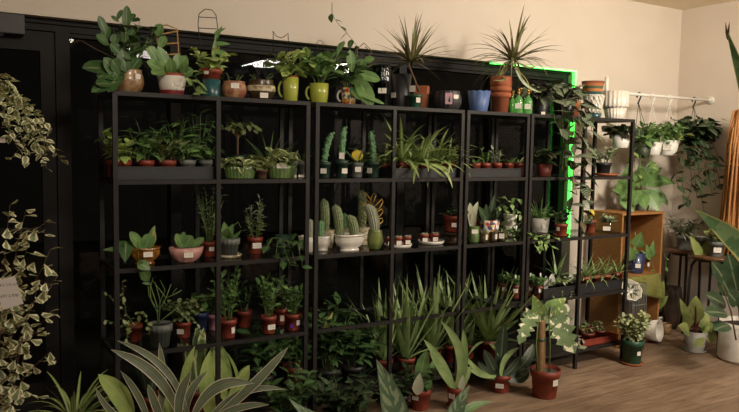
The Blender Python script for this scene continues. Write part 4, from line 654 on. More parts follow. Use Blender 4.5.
for px, Y, H, S, n, L, mt, tx in ((262, .15, 56, 30, 6, 22, 'deep', 'tall glossy fern-leaved plant on the bottom shelf below the red pots'), (294, .2, 40, 20, 6, 14, 'mid', 'leafy plant in a red pot on the bottom shelf beside the paired posts')):
    plant('potted_zz_plant', 'potted plant', tx, px, Z5, ('nursery', 24, 24, 'dull_red' if px == 294 else 'black_plastic'), [('stems', mt, n, H, S, L, .42, 'ovate', 9, (-.1, .8))], Y=Y, group=S5)
for px, Y, H, tx in ((328, .15, 74, 'tall glossy plant in a black pot at the left of the second unit, bottom shelf'), (353, .14, 44, 'low glossy plant in a wide black pot on the bottom shelf of the second unit')):
    plant('potted_zz_plant', 'potted plant', tx, px, Z5, ('nursery', 26, 18, 'black_plastic'), [('stems', 'deep', 9, H, 24, 17, .42, 'ovate', 11, (-.1, .9), 'stem_green')]+([('leaves', 'yellowleaf', [((324, 334, .12), (333, 312, .1), 5)], 'ovate')] if px == 328 else []), Y=Y, group=S5)
for i, (px, Y, n, L, tx) in enumerate(((384, .16, 18, 84, 'upright aloe left of the second unit\'s middle post, bottom shelf'), (406, .12, 32, 84, 'dense upright aloe in a red pot just right of the second unit\'s middle post'), (432, .15, 32, 86, 'dense upright aloe in the middle of the second unit\'s right bay'), (452, .2, 22, 76, 'upright aloe at the right end of the second unit, bottom shelf'))):
    plant('potted_aloe', 'potted plant', tx, px, Z5, ('nursery', 18, 17, 'red_plastic'), [('ros', 'aloe', n, L, .075, 'blade', (.95, 1.52), (-.15, .35)), ('ros', 'aloe', 6, L*.6, .1, 'blade', (.5, 1.1), (0, .8))], Y=Y, group='aloes on the bottom shelf')
plant('potted_aloe', 'potted plant', 'big spreading aloe on the bottom shelf of the narrow unit', 488, Z5, ('nursery', 24, 20, 'dull_red'), [('ros', 'aloe', 34, 80, .085, 'blade', (.55, 1.48), (-.1, .4)), ('ros', 'aloe', 9, 56, .12, 'blade', (.0, .6), (.1, .9))], Y=.13, group='aloes on the bottom shelf')
plant('potted_aloe', 'potted plant', 'small aloe at the left end of the narrow unit\'s bottom shelf', 469, Z5, ('nursery', 13, 14, 'red_plastic'), [('ros', 'aloe', 12, 46, .1, 'blade', (.6, 1.5), (-.1, .5))], Y=.2, group='aloes on the bottom shelf')
tray('red tray of small red pots on the bottom shelf of the end unit', 0, 0, Z5, .03, .27, .045, 'red_plastic', X0=at(583, .03, Z5).x, X1=XD+2*P_-.014)
for i, (px, Y, w) in enumerate(((587.5, .09, 14), (600, .095, 12), (581, .2, 11), (590, .205, 11), (598, .2, 10))):
    plant('potted_seedling', 'potted plant', 'small seedling in a red pot, %s in the red tray' % ('large front left', 'front right', 'back left', 'back middle', 'back right')[i], px, Z5+.006, ('nursery', w, 10, 'dull_red'), [('stems', 'olive', 5, 5, 5, 4, .5, 'ovate', 3, (0, 1))], Y=Y, group='small red pots in the red tray')
plant('potted_seedling', 'potted plant', 'low plant with grey-green leaves at the front of the end unit\'s bottom shelf', 574, Z5, ('bowl', 12, 5, 'black_plastic'), [('leaves', 'grey', [((573, 350, .05), (587, 347, -.02), 6), ((572, 350, .05), (580, 341, .02), 5)], 'ovate'), ('stems', 'purple', 4, 6, 8, 7, .5, 'ovate', 3, (-.2, .6))], Y=.07, group=S5)
# ================================================================== on the floor before the shelves
FL = 'plants on the floor before the shelves'
plant('potted_snake_plant', 'potted plant', 'broad-leaved plant with one pale leaf in a red pot, left of the strap-leaved plant', 420, 0, ('nursery', 23, 21, 'red_plastic'), [('leaves', 'mid', [((420, 394, -.13), (427, 351, -.1), 12, -.05), ((416, 394, -.13), (437, 358, -.1), 6), ((424, 394, -.15), (430, 378, -.15), 8)], 'sword'), ('leaves', 'palegreen', [((417, 395, -.17), (420, 373, -.19), 10)], 'ovate'), ('stems', 'dark', 5, 26, 18, 11, .5, 'ovate', 5, (-.2, .8))], py=408, tags=[(-5, 13, 7, 4)], group=FL)
saucer('terracotta saucer under the strap-leaved plant on the floor', 458, 0, 25, py=408, h=.018)
plant('potted_dracaena', 'potted plant', 'strap-leaved bright green plant in a red pot on a terracotta saucer on the floor', 457.5, .007, ('nursery', 23.5, 22, 'red_plastic'), [('leaves', 'aloe', [((456.0, 388.0, -0.220), (441, 322, -0.2), 8.2, .16), ((460.0, 388.0, -0.220), (463, 330, -0.2), 6.8, .05), ((454.0, 390.0, -0.220), (424, 340, -0.15), 6.8, .05), ((455.0, 390.0, -0.220), (436, 365, -0.22), 5.2), ((462.0, 388.0, -0.240), (471, 366, -0.24), 5.2), ((458.0, 388.0, -0.220), (466, 338, -0.2), 5.2), ((452.0, 388.0, -0.200), (430, 352, -0.18), 6.0)], 'strap'), ('leaves', 'palegreen', [((461, 391, -.27), (463, 375, -.28), 6)], 'ovate')], py=407, tags=[(-6, 14, 7, 6)], group=FL)
plant('potted_snake_plant', 'potted plant', 'dark spreading snake plant in a red pot on the floor, left of the moss-pole plant', 500.5, 0, ('nursery', 21.5, 18, 'red_plastic'), [('leaves', 'darksnake', [((499, 378, -.1), (504, 325, -.08), 11), ((502, 378, -.12), (533, 344, -.1), 10, .12), ((503, 378, -.14), (529, 370, -.16), 10, .15), ((498, 378, -.12), (478, 362, -.1), 8, -.1), ((498, 378, -.1), (484, 350, -.1), 9), ((500, 378, -.14), (520, 356, -.15), 8, .1)], 'sword'), ('leaves', 'aloe', [((501, 376, -.16), (519, 348, -.15), 5, -.15), ((496, 378, -.12), (461, 350, -.1), 4, -.1), ((496, 376, -.14), (466, 366, -.14), 4, -.1)], 'sword')], py=391, tags=[(-1, 8, 8, 4.5)], group=FL)
r, po, l, u, R, H = plant('potted_monstera', 'potted plant', 'marbled split-leaf plant tied to a brown coir pole in a big red pot', 544.5, 0, ('nursery', 30, 28, 'red_plastic'),
 [('leaves', 'monstera', [((553, 306, -.3), (575, 353, -.42), 27, .06, .6), ((534, 313, -.32), (519, 344, -.38), 16, 0, .4)], 'split'), ('leaves', 'pothos', [((541, 317, -.3), (533, 295, -.32), 15), ((548, 312, -.3), (566, 298, -.34), 15, 0, .4)], 'heart'), ('leaves', 'monstera', [((534, 322, -.3), (526, 308, -.32), 11), ((550, 322, -.3), (562, 344, -.36), 10), ((546, 316, -.33), (556, 306, -.36), 11)], 'heart'), ('stick', 'stem_green', [([(549, 372, -.36), (550, 345, -.36), (549, 318, -.35), (552, 306, -.35)], (.8, .7, .7, .5)), ([(538, 372, -.36), (536, 345, -.36), (538, 322, -.35)], (.7, .6, .5)), ([(549, 330, -.35), (560, 322, -.35), (566, 330, -.38)], (.7, .6, .5))])], py=396, tags=[(10, 17, 7, 6)], group=FL, soil='grit')
b = MB(); A = Wy(540.5, 376, l.y)-l; B = Wy(541, 320, l.y)-l; K = 36
b.tube([A.lerp(B, i/K) for i in range(K+1)], [4.3*u*(1+.07*(i % 2)) for i in range(K+1)], 14); b.build('coir_pole', 'coir', r)
b = MB(); q = A.lerp(B, .66); b.tube([q-V((0, 0, .006)), q+V((0, 0, .006))], 5*u, 14); b.build('plant_tie', 'green_plastic', r)
plant('potted_bush', 'potted plant', 'round bushy pale plant in a green pot by the end of the shelves', 632, .007, ('nursery', 21.5, 24, 'green_plastic'), [('stems', 'paleolive', 34, 32, 17, 5.5, .6, 'ovate', 11, (-.4, 1)), ('stems', 'grey', 8, 30, 16, 6, .55, 'ovate', 9, (-.4, 1))], Y=-.115, tags=[(6, 12, 4, 4)], group=FL)
saucer('terracotta saucer under the green pot by the end of the shelves', 632, 0, 22, Y=-.115, h=.018)
plant('potted_philodendron', 'potted plant', 'red-stemmed leafy plant in a grey pot on the floor under the round tables', 694.5, .007, ('taper', 23, 20, 'light_grey'), [('leaves', 'redgreen', [((695.3, 322.6, -0.140), (696, 296, -0.14), 14.9), ((689.8, 323.5, -0.140), (680, 299, -0.14), 8.1), ((702.3, 334.6, -0.172), (717, 336, -0.2), 16.2), ((689.2, 331.6, -0.206), (678, 326, -0.22), 12.2), ((700.0, 327.4, -0.160), (707, 312, -0.16), 12.2), ((689.6, 327.4, -0.160), (684, 312, -0.16), 9.5), ((696.4, 339.0, -0.232), (702, 346, -0.26), 10.8), ((702.2, 330.4, -0.146), (712, 322, -0.16), 12.2)], 'ovate'), ('stick', 'dull_red', [([(694, 338, -.15), (693, 322, -.15), (690, 308, -.15)], (.7, .6, .4)), ([(695, 338, -.15), (699, 322, -.15), (703, 314, -.15)], (.7, .6, .4)), ([(695, 338, -.15), (696, 318, -.15), (696, 306, -.15)], (.7, .6, .4))])], Y=-.12, group=FL)
saucer('grey saucer under the red-stemmed plant on the floor', 694.5, 0, 23, 'light_grey', Y=-.12, h=.014)
plant('potted_rubber_plant', 'potted plant', 'broad glossy-leaved plant in a big white ribbed pot at the right edge of the floor', 744, 0, ('cyl', 49, 39, 'white_matte'), [('leaves', 'dark', [((726, 306, -0.50), (706, 295, -0.5), 13), ((731, 296, -0.50), (720, 276, -0.5), 14), ((737, 292, -0.51), (732, 270, -0.52), 13), ((727, 314, -0.56), (705, 312, -0.58), 12), ((745, 289, -0.51), (752, 272, -0.52), 13), ((737, 304, -0.58), (728, 292, -0.6), 14), ((753, 305, -0.50), (770, 296, -0.5), 14), ((728, 286, -0.50), (712, 262, -0.5), 12), ((735, 281, -0.50), (728, 254, -0.5), 12), ((743, 310, -0.62), (745, 296, -0.64), 13), ((752, 318, -0.62), (764, 318, -0.64), 12), ((729, 325, -0.58), (714, 330, -0.62), 12)], 'round'), ('stick', 'stem_brown', [([(742, 340, -.5), (738, 300, -.5), (736, 270, -.5)], (1, .8, .5)), ([(736, 340, -.5), (731, 312, -.5), (722, 285, -.5)], (.8, .7, .5))])], py=360, group=FL)
# rings round the white pot
wp = [o for o in C.objects if o.get('label', '').startswith('broad glossy-leaved')][0]; u = mpp(wp.location); b = MB(); R = 24.5*u
for k in range(16): z = 39*u*(.06+.055*k); b.lathe([(R*.99, z), (R*1.012, z+.004), (R*.99, z+.009)], n=36, close=False)
b.build('pot_ribbing', 'white_matte', wp)
# ------------------------------------------------------------------ close foreground
FG = 'plants close in front'
plant('potted_dracaena', 'potted plant', 'big arching plant with white-striped grey-green blades low in front of the first unit', 195, 0, ('nursery', 62, 50, 'red_plastic'),
 [('leaves', 'dracstripe', [((180.0, 420.0, -0.500), (112, 351, -0.45), 9.4, .12), ((188.0, 420.0, -0.500), (118, 342, -0.4), 6.5, .14), ((158.0, 425.0, -0.500), (159, 344, -0.4), 6.5, .05), ((180.0, 425.0, -0.550), (191, 372, -0.55), 8.6, -.1), ((186.0, 425.0, -0.500), (207, 372, -0.48), 7.2, -.14), ((192.0, 420.0, -0.550), (253, 384, -0.6), 10.8, -.22), ((208.0, 424.0, -0.550), (287, 348, -0.6), 8.6, .03), ((205.0, 424.0, -0.550), (284, 390, -0.62), 6.5, -.16), ((140.0, 425.0, -0.500), (96, 388, -0.5), 5.0, -.12), ((200.0, 430.0, -0.600), (268, 405, -0.7), 6.5, -.1), ((150.0, 430.0, -0.500), (121, 372, -0.5), 5.8, .06), ((165.0, 430.0, -0.500), (148, 385, -0.5), 7.2)], 'sword'),
  ('leaves', 'lime', [((130, 425, -.45), (99, 375, -.45), 16, .1), ((216, 425, -.4), (210, 352, -.4), 14, -.08), ((190, 425, -.3), (195, 347, -.3), 9, -.1), ((222, 422, -.4), (249, 366, -.4), 12), ((172, 425, -.4), (160, 385, -.4), 9)], 'sword')], Y=-.5, group=FG)
plant('potted_aglaonema', 'potted plant', 'silver-feathered broad-leaved plant at the bottom of the picture, in front of the second unit', 400, 0, ('nursery', 66, 55, 'black_plastic'),
 [('leaves', 'agla', [((400.0, 455.0, -0.950), (377, 361, -0.95), 25.0, .05), ((355.0, 428.0, -1.000), (290, 399, -1), 13.3, -.1), ((445.0, 440.0, -1.000), (469, 386, -1), 16.4, -.03), ((410.0, 450.0, -0.850), (398, 400, -0.85), 15.6), ((380.0, 450.0, -0.900), (340, 420, -0.9), 14.0)], 'ovate'), ('leaves', 'mid', [((452, 425, -1.0), (492, 402, -1.0), 9, -.1)], 'ovate'), ('stick', 'stem_green', [([(400, 470, -.95), (399, 452, -.95)], (2, 1.2)), ([(400, 480, -.95), (380, 445, -.98), (355, 428, -1.0)], (2, 1.5, 1)), ([(405, 480, -.95), (430, 455, -.98), (446, 438, -1.0)], (2, 1.5, 1)), ([(405, 480, -.95), (432, 440, -.98), (453, 424, -1.0)], (1.4, 1.2, 1))])], Y=-.95, group=FG)
plant('spider_plant', 'potted plant', 'pale striped spider plant at the bottom left corner, beside the variegated bush', 76, 0, ('nursery', 50, 62, 'red_plastic'), [('ros', 'spider', 60, 62, .05, 'strap', (.1, 1.45), (.6, 1.9), (0, 8))], Y=-.12, group=FG)
plant('potted_jade', 'potted plant', 'dark green low bush on the floor in front of the second unit', 345, 0, ('nursery', 44, 30, 'black_plastic'), [('stems', 'dark', 16, 44, 34, 15, .42, 'ovate', 9, (-.2, .9)), ('stems', 'bronze', 10, 34, 30, 13, .45, 'ovate', 6, (-.2, .9))], Y=-.32, group=FG)
plant('potted_zz_plant', 'potted plant', 'glossy dark plant on the floor between the striped blades and the silver-feathered leaves', 287, 0, ('nursery', 38, 34, 'black_plastic'), [('stems', 'deep', 10, 52, 28, 16, .42, 'ovate', 10, (-.1, .9))], Y=-.25, tags=[], group=FG)
plant('potted_zz_plant', 'potted plant', 'small glossy plant on the floor behind the broad-leaved snake plant', 399, 0, ('nursery', 20, 18, 'black_plastic'), [('stems', 'dark', 8, 30, 18, 12, .45, 'ovate', 7, (-.1, .9))], Y=-.09, group=FG)
# tall variegated bush at the left edge
r, po, l, u, R, H = plant('potted_ficus', 'potted plant', 'tall bush with cream-edged triangular leaves at the left edge, holding a paper tag', 2, 0, ('nursery', 84, 80, 'black_plastic'),
 [('vines', 'varieg', [[(2, 520, -1.1), (8, 400, -1.1), (14, 300, -1.1), (30, 235, -1.1), (46, 222, -1.1)], [(0, 480, -1.1), (0, 330, -1.1), (6, 240, -1.1), (10, 205, -1.1)], [(4, 430, -1.1), (24, 330, -1.15), (40, 280, -1.15), (52, 286, -1.15)], [(2, 420, -1.1), (30, 340, -1.1), (50, 312, -1.1), (60, 318, -1.1)], [(8, 400, -1.1), (28, 372, -1.15), (50, 352, -1.15), (56, 360, -1.15)], [(6, 350, -1.1), (20, 270, -1.15), (34, 262, -1.15)], [(0, 360, -1.05), (10, 290, -1.05), (18, 240, -1.05), (26, 210, -1.05)], [(-4, 420, -1.1), (-14, 300, -1.1), (-20, 240, -1.1)], [(6, 420, -1.15), (20, 388, -1.2), (36, 398, -1.2)], [(4, 330, -1.1), (26, 300, -1.1), (44, 264, -1.1), (50, 250, -1.1)], [(2, 300, -1.1), (14, 262, -1.1), (22, 228, -1.1), (50, 234, -1.1)], [(10, 340, -1.1), (36, 300, -1.12), (58, 276, -1.12)], [(8, 380, -1.15), (26, 330, -1.2), (46, 336, -1.2)]], 12, .85, 'tri', 5.5, 'stem_brown')], Y=-1.1, group=FG)
b = MB(); p0 = Wy(8, 293, -1.34)-l; rt, tw = right_of(l+p0); m4 = Matrix.Translation(p0) @ Matrix((rt, -tw, V((0, 0, 1)))).transposed().to_4x4() @ Matrix.Rotation(-.25, 4, 'Y')
b.box((-8*u, -.0006, -13*u), (9*u, .0006, 13*u), m4); b.build('paper_tag', 'tag', r, False)
# hanging variegated vine, upper left
lz = Wy(-14, 118, -1.2).z
r, po, l, u, R, H = plant('hanging_planter', 'hanging plant', 'hanging planter of cream-edged vines before the dark door, top left', -26, lz, ('taper', 44, 34, 'white_plastic'),
 [('stems', 'varieg', 16, 12, 26, 10, .68, 'ovate', 5, (-.7, .6)), ('vines', 'varieg', [[(-4, 84, -1.2), (6, 80, -1.24), (18, 92, -1.26), (26, 120, -1.26), (34, 150, -1.26)], [(0, 86, -1.18), (16, 96, -1.2), (34, 112, -1.22), (44, 140, -1.22), (46, 168, -1.22)], [(0, 88, -1.2), (22, 110, -1.22), (36, 130, -1.24), (54, 150, -1.24), (62, 160, -1.24)], [(-6, 86, -1.26), (0, 100, -1.28), (6, 118, -1.28), (10, 138, -1.28)], [(-2, 90, -1.26), (14, 110, -1.28), (22, 140, -1.28), (28, 162, -1.28)], [(2, 88, -1.18), (24, 98, -1.2), (40, 118, -1.2), (52, 128, -1.2)], [(-4, 88, -1.28), (8, 126, -1.3), (18, 150, -1.3), (10, 160, -1.3)], [(0, 86, -1.22), (12, 88, -1.26), (26, 104, -1.28), (32, 132, -1.28), (42, 158, -1.28)], [(-6, 84, -1.24), (4, 74, -1.26), (12, 84, -1.28)], [(6, 96, -1.24), (18, 118, -1.26), (34, 140, -1.26), (40, 148, -1.26)], [(-10, 88, -1.26), (-16, 120, -1.3), (-10, 160, -1.3)]], 10, .68, 'ovate', 3.2)], Y=-1.2)
b = MB(); rt, tw = right_of(l); top = V((0, 0, CH-l.z-.001))
for k in range(3): a = 2*PI*k/3+.4; b.tube([V((R*.98*math.cos(a), R*.98*math.sin(a), H)), V((0, 0, H+.55)), ], .0015, 5)
b.tube([V((0, 0, H+.55)), top], .0018, 5); b.build('hanging_cord', 'wire', r)
b = MB(); p0 = Wy(2, 140, -1.3)-l; m4 = Matrix.Translation(p0) @ Matrix((rt, -tw, V((0, 0, 1)))).transposed().to_4x4(); b.box((-3*u, -.0006, -2.5*u), (3*u, .0006, 2.5*u), m4); b.build('price_tag', 'tag', r, False)
# big snake plant at the right edge
q = at(800, -1.75, 0)
plant('potted_snake_plant', 'potted plant', 'very tall banded snake plant leaning in from the right edge, close in front', 802, 0, ('cyl', 74, 62, 'white_matte'),
 [('leaves', 'snake', [((775, 450, -1.75), (727, 37, -1.75), 15, .05, .1)], 'sword'), ('leaves', 'snake', [((812, 446, -1.75), (698, 215, -1.8), 27, .11, .1)], 'sword'), ('leaves', 'snake', [((812, 450, -1.7), (830, 120, -1.7), 34), ((806, 450, -1.8), (770, 240, -1.85), 34), ((800, 450, -1.7), (860, 200, -1.75), 34)], 'sword'), ('leaves', 'stem_brown', [((727.4, 40, -1.75), (725.5, 22, -1.75), 1.6), ((727.6, 40, -1.75), (729.5, 22, -1.75), 1.6)], 'lance')], Y=-1.75, group=FG)
# ------------------------------------------------------------------ wooden crate shelf
cy0, cy1 = .215, .52; cx0 = at(623, cy0, 1.1).x; cx1 = at(664.5, cy0, 1.1).x; cz = Wy(623, 213.5, cy0).z; cm = Wy(630, 277, cy0).z; t = .018
r = thing('wooden_crate', 'upright two-tier wooden crate shelf standing behind the end of the shelving', 'crate', (cx0, cy0, 0)); wd, dp = cx1-cx0, cy1-cy0
bevel(bx((0, 0, 0), (t, dp, cz-t)).build('side_panel', 'crate_wood', r, False), .002); bevel(bx((wd-t, 0, 0), (wd, dp, cz-t)).build('side_panel', 'crate_wood', r, False), .002)
bevel(bx((0, 0, cz-t), (wd, dp, cz)).build('top_panel', 'crate_wood', r, False), .002); bx((t, .0, cm-t), (wd-t, dp-.012, cm)).build('shelf', 'crate_wood', r, False); bx((t, 0, .01), (wd-t, dp-.012, .01+t)).build('base_panel', 'crate_wood', r, False)
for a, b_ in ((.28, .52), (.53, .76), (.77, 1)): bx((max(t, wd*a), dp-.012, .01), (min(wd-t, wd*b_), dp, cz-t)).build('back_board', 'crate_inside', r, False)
CP = 'plants in and on the wooden crate'
plant('potted_pothos', 'potted plant', 'leafy plant in a navy blue pot inside the crate', 635.5, cm, ('taper', 18, 20, 'navy_glaze'), [('leaves', 'mid', [((635, 246, .3), (641, 232, .26), 12, .1), ((632, 260, .3), (628, 243, .28), 8), ((637, 258, .3), (634, 246, .3), 6)], 'heart'), ('stick', 'stem_green', [([(634, 262, .3), (636, 240, .3), (635, 232, .3)], (.7, .6, .5))])], Y=.33, tags=[(2, 8, 5, 4)], group=CP)
plant('potted_pothos', 'potted plant', 'trailing plant in a small black pot with a white tag inside the crate', 650.5, cm, ('taper', 11, 16, 'black_plastic'), [('leaves', 'mid', [((650, 260, .3), (655, 238, .28), 6), ((651, 260, .3), (646, 244, .28), 6), ((650, 260, .3), (641, 250, .28), 4)], 'ovate'), ('vines', 'mid', [[(651, 258, .28), (662, 250, .22), (666, 258, .18), (666, 276, .18)], [(652, 260, .25), (654, 270, .2), (656, 280, .2)]], 5, .5, 'ovate', 8)], Y=.33, tags=[(0, 7, 6, 4)], group=CP)
plant('potted_pothos', 'potted plant', 'pale-leaved plant in a cream pot on top of the crate, left one', 622, cz, ('taper', 13, 16, 'light_grey'), [('leaves', 'mid', [((622, 196, .4), (634, 212, .3), 12), ((622, 196, .4), (618, 180, .36), 10), ((624, 194, .4), (636, 176, .36), 12), ((624, 196, .4), (632, 198, .3), 10), ((620, 194, .4), (612, 190, .36), 8), ((623, 192, .4), (628, 166, .38), 10)], 'ovate')], Y=.44, group=CP)
plant('potted_aglaonema', 'potted plant', 'big silvery-leaved plant in a grey pot on top of the crate', 642, cz, ('taper', 16, 18, 'grey_plastic'), [('leaves', 'mid', [((644, 190, .38), (659, 212, .26), 14, -.05), ((646, 186, .38), (676, 184, .3), 13, -.12), ((642, 186, .4), (640, 164, .38), 12), ((644, 186, .4), (662, 168, .36), 12, -.1), ((640, 190, .38), (634, 206, .3), 12), ((644, 186, .4), (652, 160, .4), 11), ((640, 186, .4), (630, 174, .36), 11), ((648, 190, .36), (668, 206, .26), 10, -.1), ((640, 190, .36), (646, 210, .26), 12)], 'ovate'), ('stick', 'stem_green', [([(642, 198, .4), (643, 184, .4)], (.8, .6))])], Y=.4, group=CP)
plant('potted_pothos', 'potted plant', 'pale green leaves rising from a pot in the lower tier of the crate', 655, .03, ('nursery', 14, 14, 'dark_green_plastic'), [('leaves', 'lime', [((656, 306, .3), (664, 281, .2), 10), ((656, 308, .3), (668, 296, .2), 8), ((655, 308, .3), (656, 288, .24), 8)], 'ovate'), ('stick', 'stem_green', [([(655, 318, .33), (656, 306, .3)], (.8, .6))])], Y=.35, tags=[(4, 12, 5, 7)], group=CP)
LZ = Wz(648, 341, 0)
def lying_pot(name, label, cen, R, H, m, ax, style='taper', cat='pot', inner=None, group=None):
    r = MB(); b, ri = pot_mesh(style, R, H, deep=True) ; o = b.build(name, m); o.location = cen; o.rotation_mode = 'QUATERNION'; o.rotation_quaternion = V(ax).to_track_quat('Z', 'Y'); return tag(o, label, cat, group)
u = mpp(LZ)
lying_pot('flower_pot', 'white round pot lying on its side on the floor before the crate', Wz(650, 341, 0)+V((-.05, .03, 11.4*u)), 11*u, .13, 'white_matte', (.30, -.95, .12))
lying_pot('flower_pot', 'green pot lying on its side beside the white one, before the crate', Wz(636, 341, 0)+V((.0, .03, .05)), .045, .08, 'green_plastic', (.55, -.8, .05))
vessel('flower_pot', 'pot', 'small round tan pot on the floor at the crate\'s right corner', 666, 0, ('round', 11, 11, 'tan_glaze'), py=334)
# patterned dish, striped bag and olive cloth in the lower tier
b = MB(); n, k = 16, 10; pts = {}
for i in range(n+1):
    for j in range(k+1):
        s, tt = i/n, j/k; p = V((.01+s*(wd-.03), -.012-.03*math.sin(tt*2.2)-.008*math.sin(s*17+tt*3), cm+.004-tt*(.06+.20*s*(1-.25*s))))
        b.v.append(p); b.u.append((s, tt))
for i in range(n):
    for j in range(k): a = i*(k+1)+j; b.f.append((a, a+1, a+k+2, a+k+1))
o = b.build('olive_cloth', 'cloth_olive'); o.location = (cx0, cy0, 0); m = o.modifiers.new('thickness', 'SOLIDIFY'); m.thickness = .004; tag(o, 'folded olive green cloth hanging from the lower edge of the crate shelf', 'cloth')
b, ri = pot_mesh('bowl', .085, .06, 9, .05, None, 36, True); o = b.build('patterned_bowl', 'white_glaze'); o.location = Wy(628, 293, .13); o.rotation_mode = 'QUATERNION'; o.rotation_quaternion = V((-.35, -.75, .55)).to_track_quat('Z', 'Y'); tag(o, 'white scalloped bowl with dark painted leaves tipped towards the viewer before the crate', 'bowl')
b = MB()
for k in range(7): a = k*.9; b.leaf(V((math.cos(a)*.02, math.sin(a)*.02, .042+.001*k)), V((math.cos(a), math.sin(a), .35)), V((0, 0, 1)), .05, .02, 'ovate', 0, .1)
b.build('painted_leaf', 'dark', o)
# hang the bowl and cloth on a low basket stand
r = thing('wire_basket', 'grey wire basket standing before the crate, holding the tipped white bowl', 'basket', (cx0-.02, .08, 0)); b = MB()
for z in (.02, .18, .36, .52): b.tube([(.02, 0, z), (.17, 0, z), (.17, .11, z), (.02, .11, z), (.02, 0, z)], .003, 5)
for i in range(9):
    x = .02+.15*i/8
    for y in (0, .11): b.tube([(x, y, .0), (x, y, .52)], .0025, 5)
b.build('wire_frame', 'grey_plastic', r)
# ------------------------------------------------------------------ round tables, urn, table plants
def table(label, px, Y, z, R, grp='round side tables'):
    c = at(px, Y, z); r = thing('side_table', label, 'table', (c.x, c.y, 0), grp); b = MB(); b.lathe([(R*.96, z-.026), (R, z-.02), (R, z-.004), (R*.98, z), (.001, z)], n=36); b.build('table_top', 'table_wood', r)
    b = MB(); b.lathe([(R*.8, z-.045), (R*.82, z-.045), (R*.82, z-.027), (R*.8, z-.027)], n=30, close=False); b.build('apron_ring', 'black_metal', r)
    for k in range(4):
        a = PI/4+k*PI/2; ca, sa = math.cos(a), math.sin(a)
        MBl = MB(); MBl.tube([(ca*R*.45, sa*R*.45, z-.035), (ca*R*.7, sa*R*.7, z-.04), (ca*R*.86, sa*R*.86, z-.09), (ca*R*.9, sa*R*.9, z-.2), (ca*R*.95, sa*R*.95, .0)], .011, 8); MBl.build('leg', 'black_metal', r)
    return c
t1 = table('round brown table with bent black legs beside the crate', 684, .36, .70, .15)
t2 = table('round brown table with bent black legs near the right edge, under the rattan bundle', 717, -.07, .72, .21)
TP = 'plants on the round tables'
plant('potted_tradescantia', 'potted plant', 'purple-striped spiky plant in a grey pot on the table beside the crate', 683, .70, ('nursery', 15, 15, 'grey_plastic'), [('stems', 'purple', 13, 20, 20, 13, .22, 'lance', 6, (-.4, 1)), ('stems', 'grey', 6, 16, 16, 12, .22, 'lance', 5, (-.3, 1))], Y=.34, group=TP)
plant('potted_begonia', 'potted plant', 'red-veined leafy plant in a grey pot, left of the tagged one', 702, .72, ('nursery', 15, 16, 'grey_plastic'), [('leaves', 'redgreen', [((701, 258, .0), (690, 236, .0), 8), ((702, 258, .0), (708, 240, -.02), 7), ((703, 258, .0), (716, 244, -.02), 7), ((701, 256, .02), (698, 242, .02), 6)], 'ovate'), ('stick', 'dull_red', [([(702, 262, .0), (701, 250, 0)], (.9, .8))])], Y=.06, group=TP)
plant('potted_begonia', 'potted plant', 'brown-green leafy plant in a grey pot with a white tag on the nearer round table', 716, .72, ('nursery', 16, 15, 'grey_plastic'), [('stems', 'bronze', 6, 16, 14, 11, .5, 'ovate', 3, (-.1, .8)), ('stems', 'redgreen', 5, 16, 14, 10, .5, 'ovate', 3, (-.1, .8))], Y=-.11, tags=[(1, 7, 7, 5)], group=TP)
o, l, u, R, H = vessel('floor_vase', 'vase', 'big dark brown floor urn between the crate and the tables', 671, 0, ('round', 19, 42, 'urn'), py=328)
# rattan bundle
rb = at(740, -.16, .72); r = thing('rattan_bundle', 'tall orange-brown bundle of rattan canes standing at the right edge', 'rattan decoration', rb+V((0, 0, .001))); u = mpp(rb); b = MB(); zt = Wy(732, 108, -.14).z-rb.z
for k in range(120):
    a = k*2.4; q = math.sqrt((k+.5)/120); rr = [x*q for x in (.155, .15, .14, .115, .11, .085, .05)]; hs = [0, .2, .42, .66, .74, .86, R_(.9, 1.0)]
    b.tube([V((math.cos(a+h*.5)*x+.012*math.sin(9*h+k)*q, math.sin(a+h*.5)*x, h*zt))-RT*(.06*h*h) for x, h in zip(rr, hs)], .0085, 5)
b.build('cane', 'rattan', r)
b = MB()
for h, x in ((.62, .118), (.70, .112), (.77, .103)): b.lathe([(x*.95, h*zt-.008), (x+.008, h*zt), (x*.95, h*zt+.008)], -RT*(.06*h*h), 20, close=False)
b.build('cane_binding', 'rattan', r)
price_tag(r, rb, u, .07, 1, -6, zt/u*.78, 3, 6)
# ------------------------------------------------------------------ curtain rod with hanging planters
pe = Wx(711, 100.5, WX); ry, rz = min(pe.y, WY-.12), pe.z; xl = at(609, ry, rz).x
r = thing('hanging_rod', 'white horizontal rod fixed to the right wall, carrying the hanging plants', 'rod', (WX, ry, rz))
b = MB(); b.tube([(0-.004, 0, 0), (xl-WX, 0, 0)], .011, 12); b.build('rod', 'white_plastic', r)
b = MB(); b.tube([(-.001, 0, 0), (-.008, 0, 0), (-.012, 0, 0)], [.034, .034, .018], 20); b.tube([(-.011, 0, 0), (-.035, 0, 0)], .016, 12); b.build('wall_flange', 'white_plastic', r)
b = MB(); b.tube([(xl-WX-.03, 0, -.012), (xl-WX-.03, 0, .11)], .0145, 12); b.tube([(xl-WX-.03, .0, 0), (xl-WX-.03, WY-ry-.001, 0)], .012, 12); b.tube([(xl-WX, 0, 0), (xl-WX-.03, 0, 0)], .0135, 12); b.build('elbow_bracket', 'white_plastic', r)
HP = 'hanging planters on the rod'
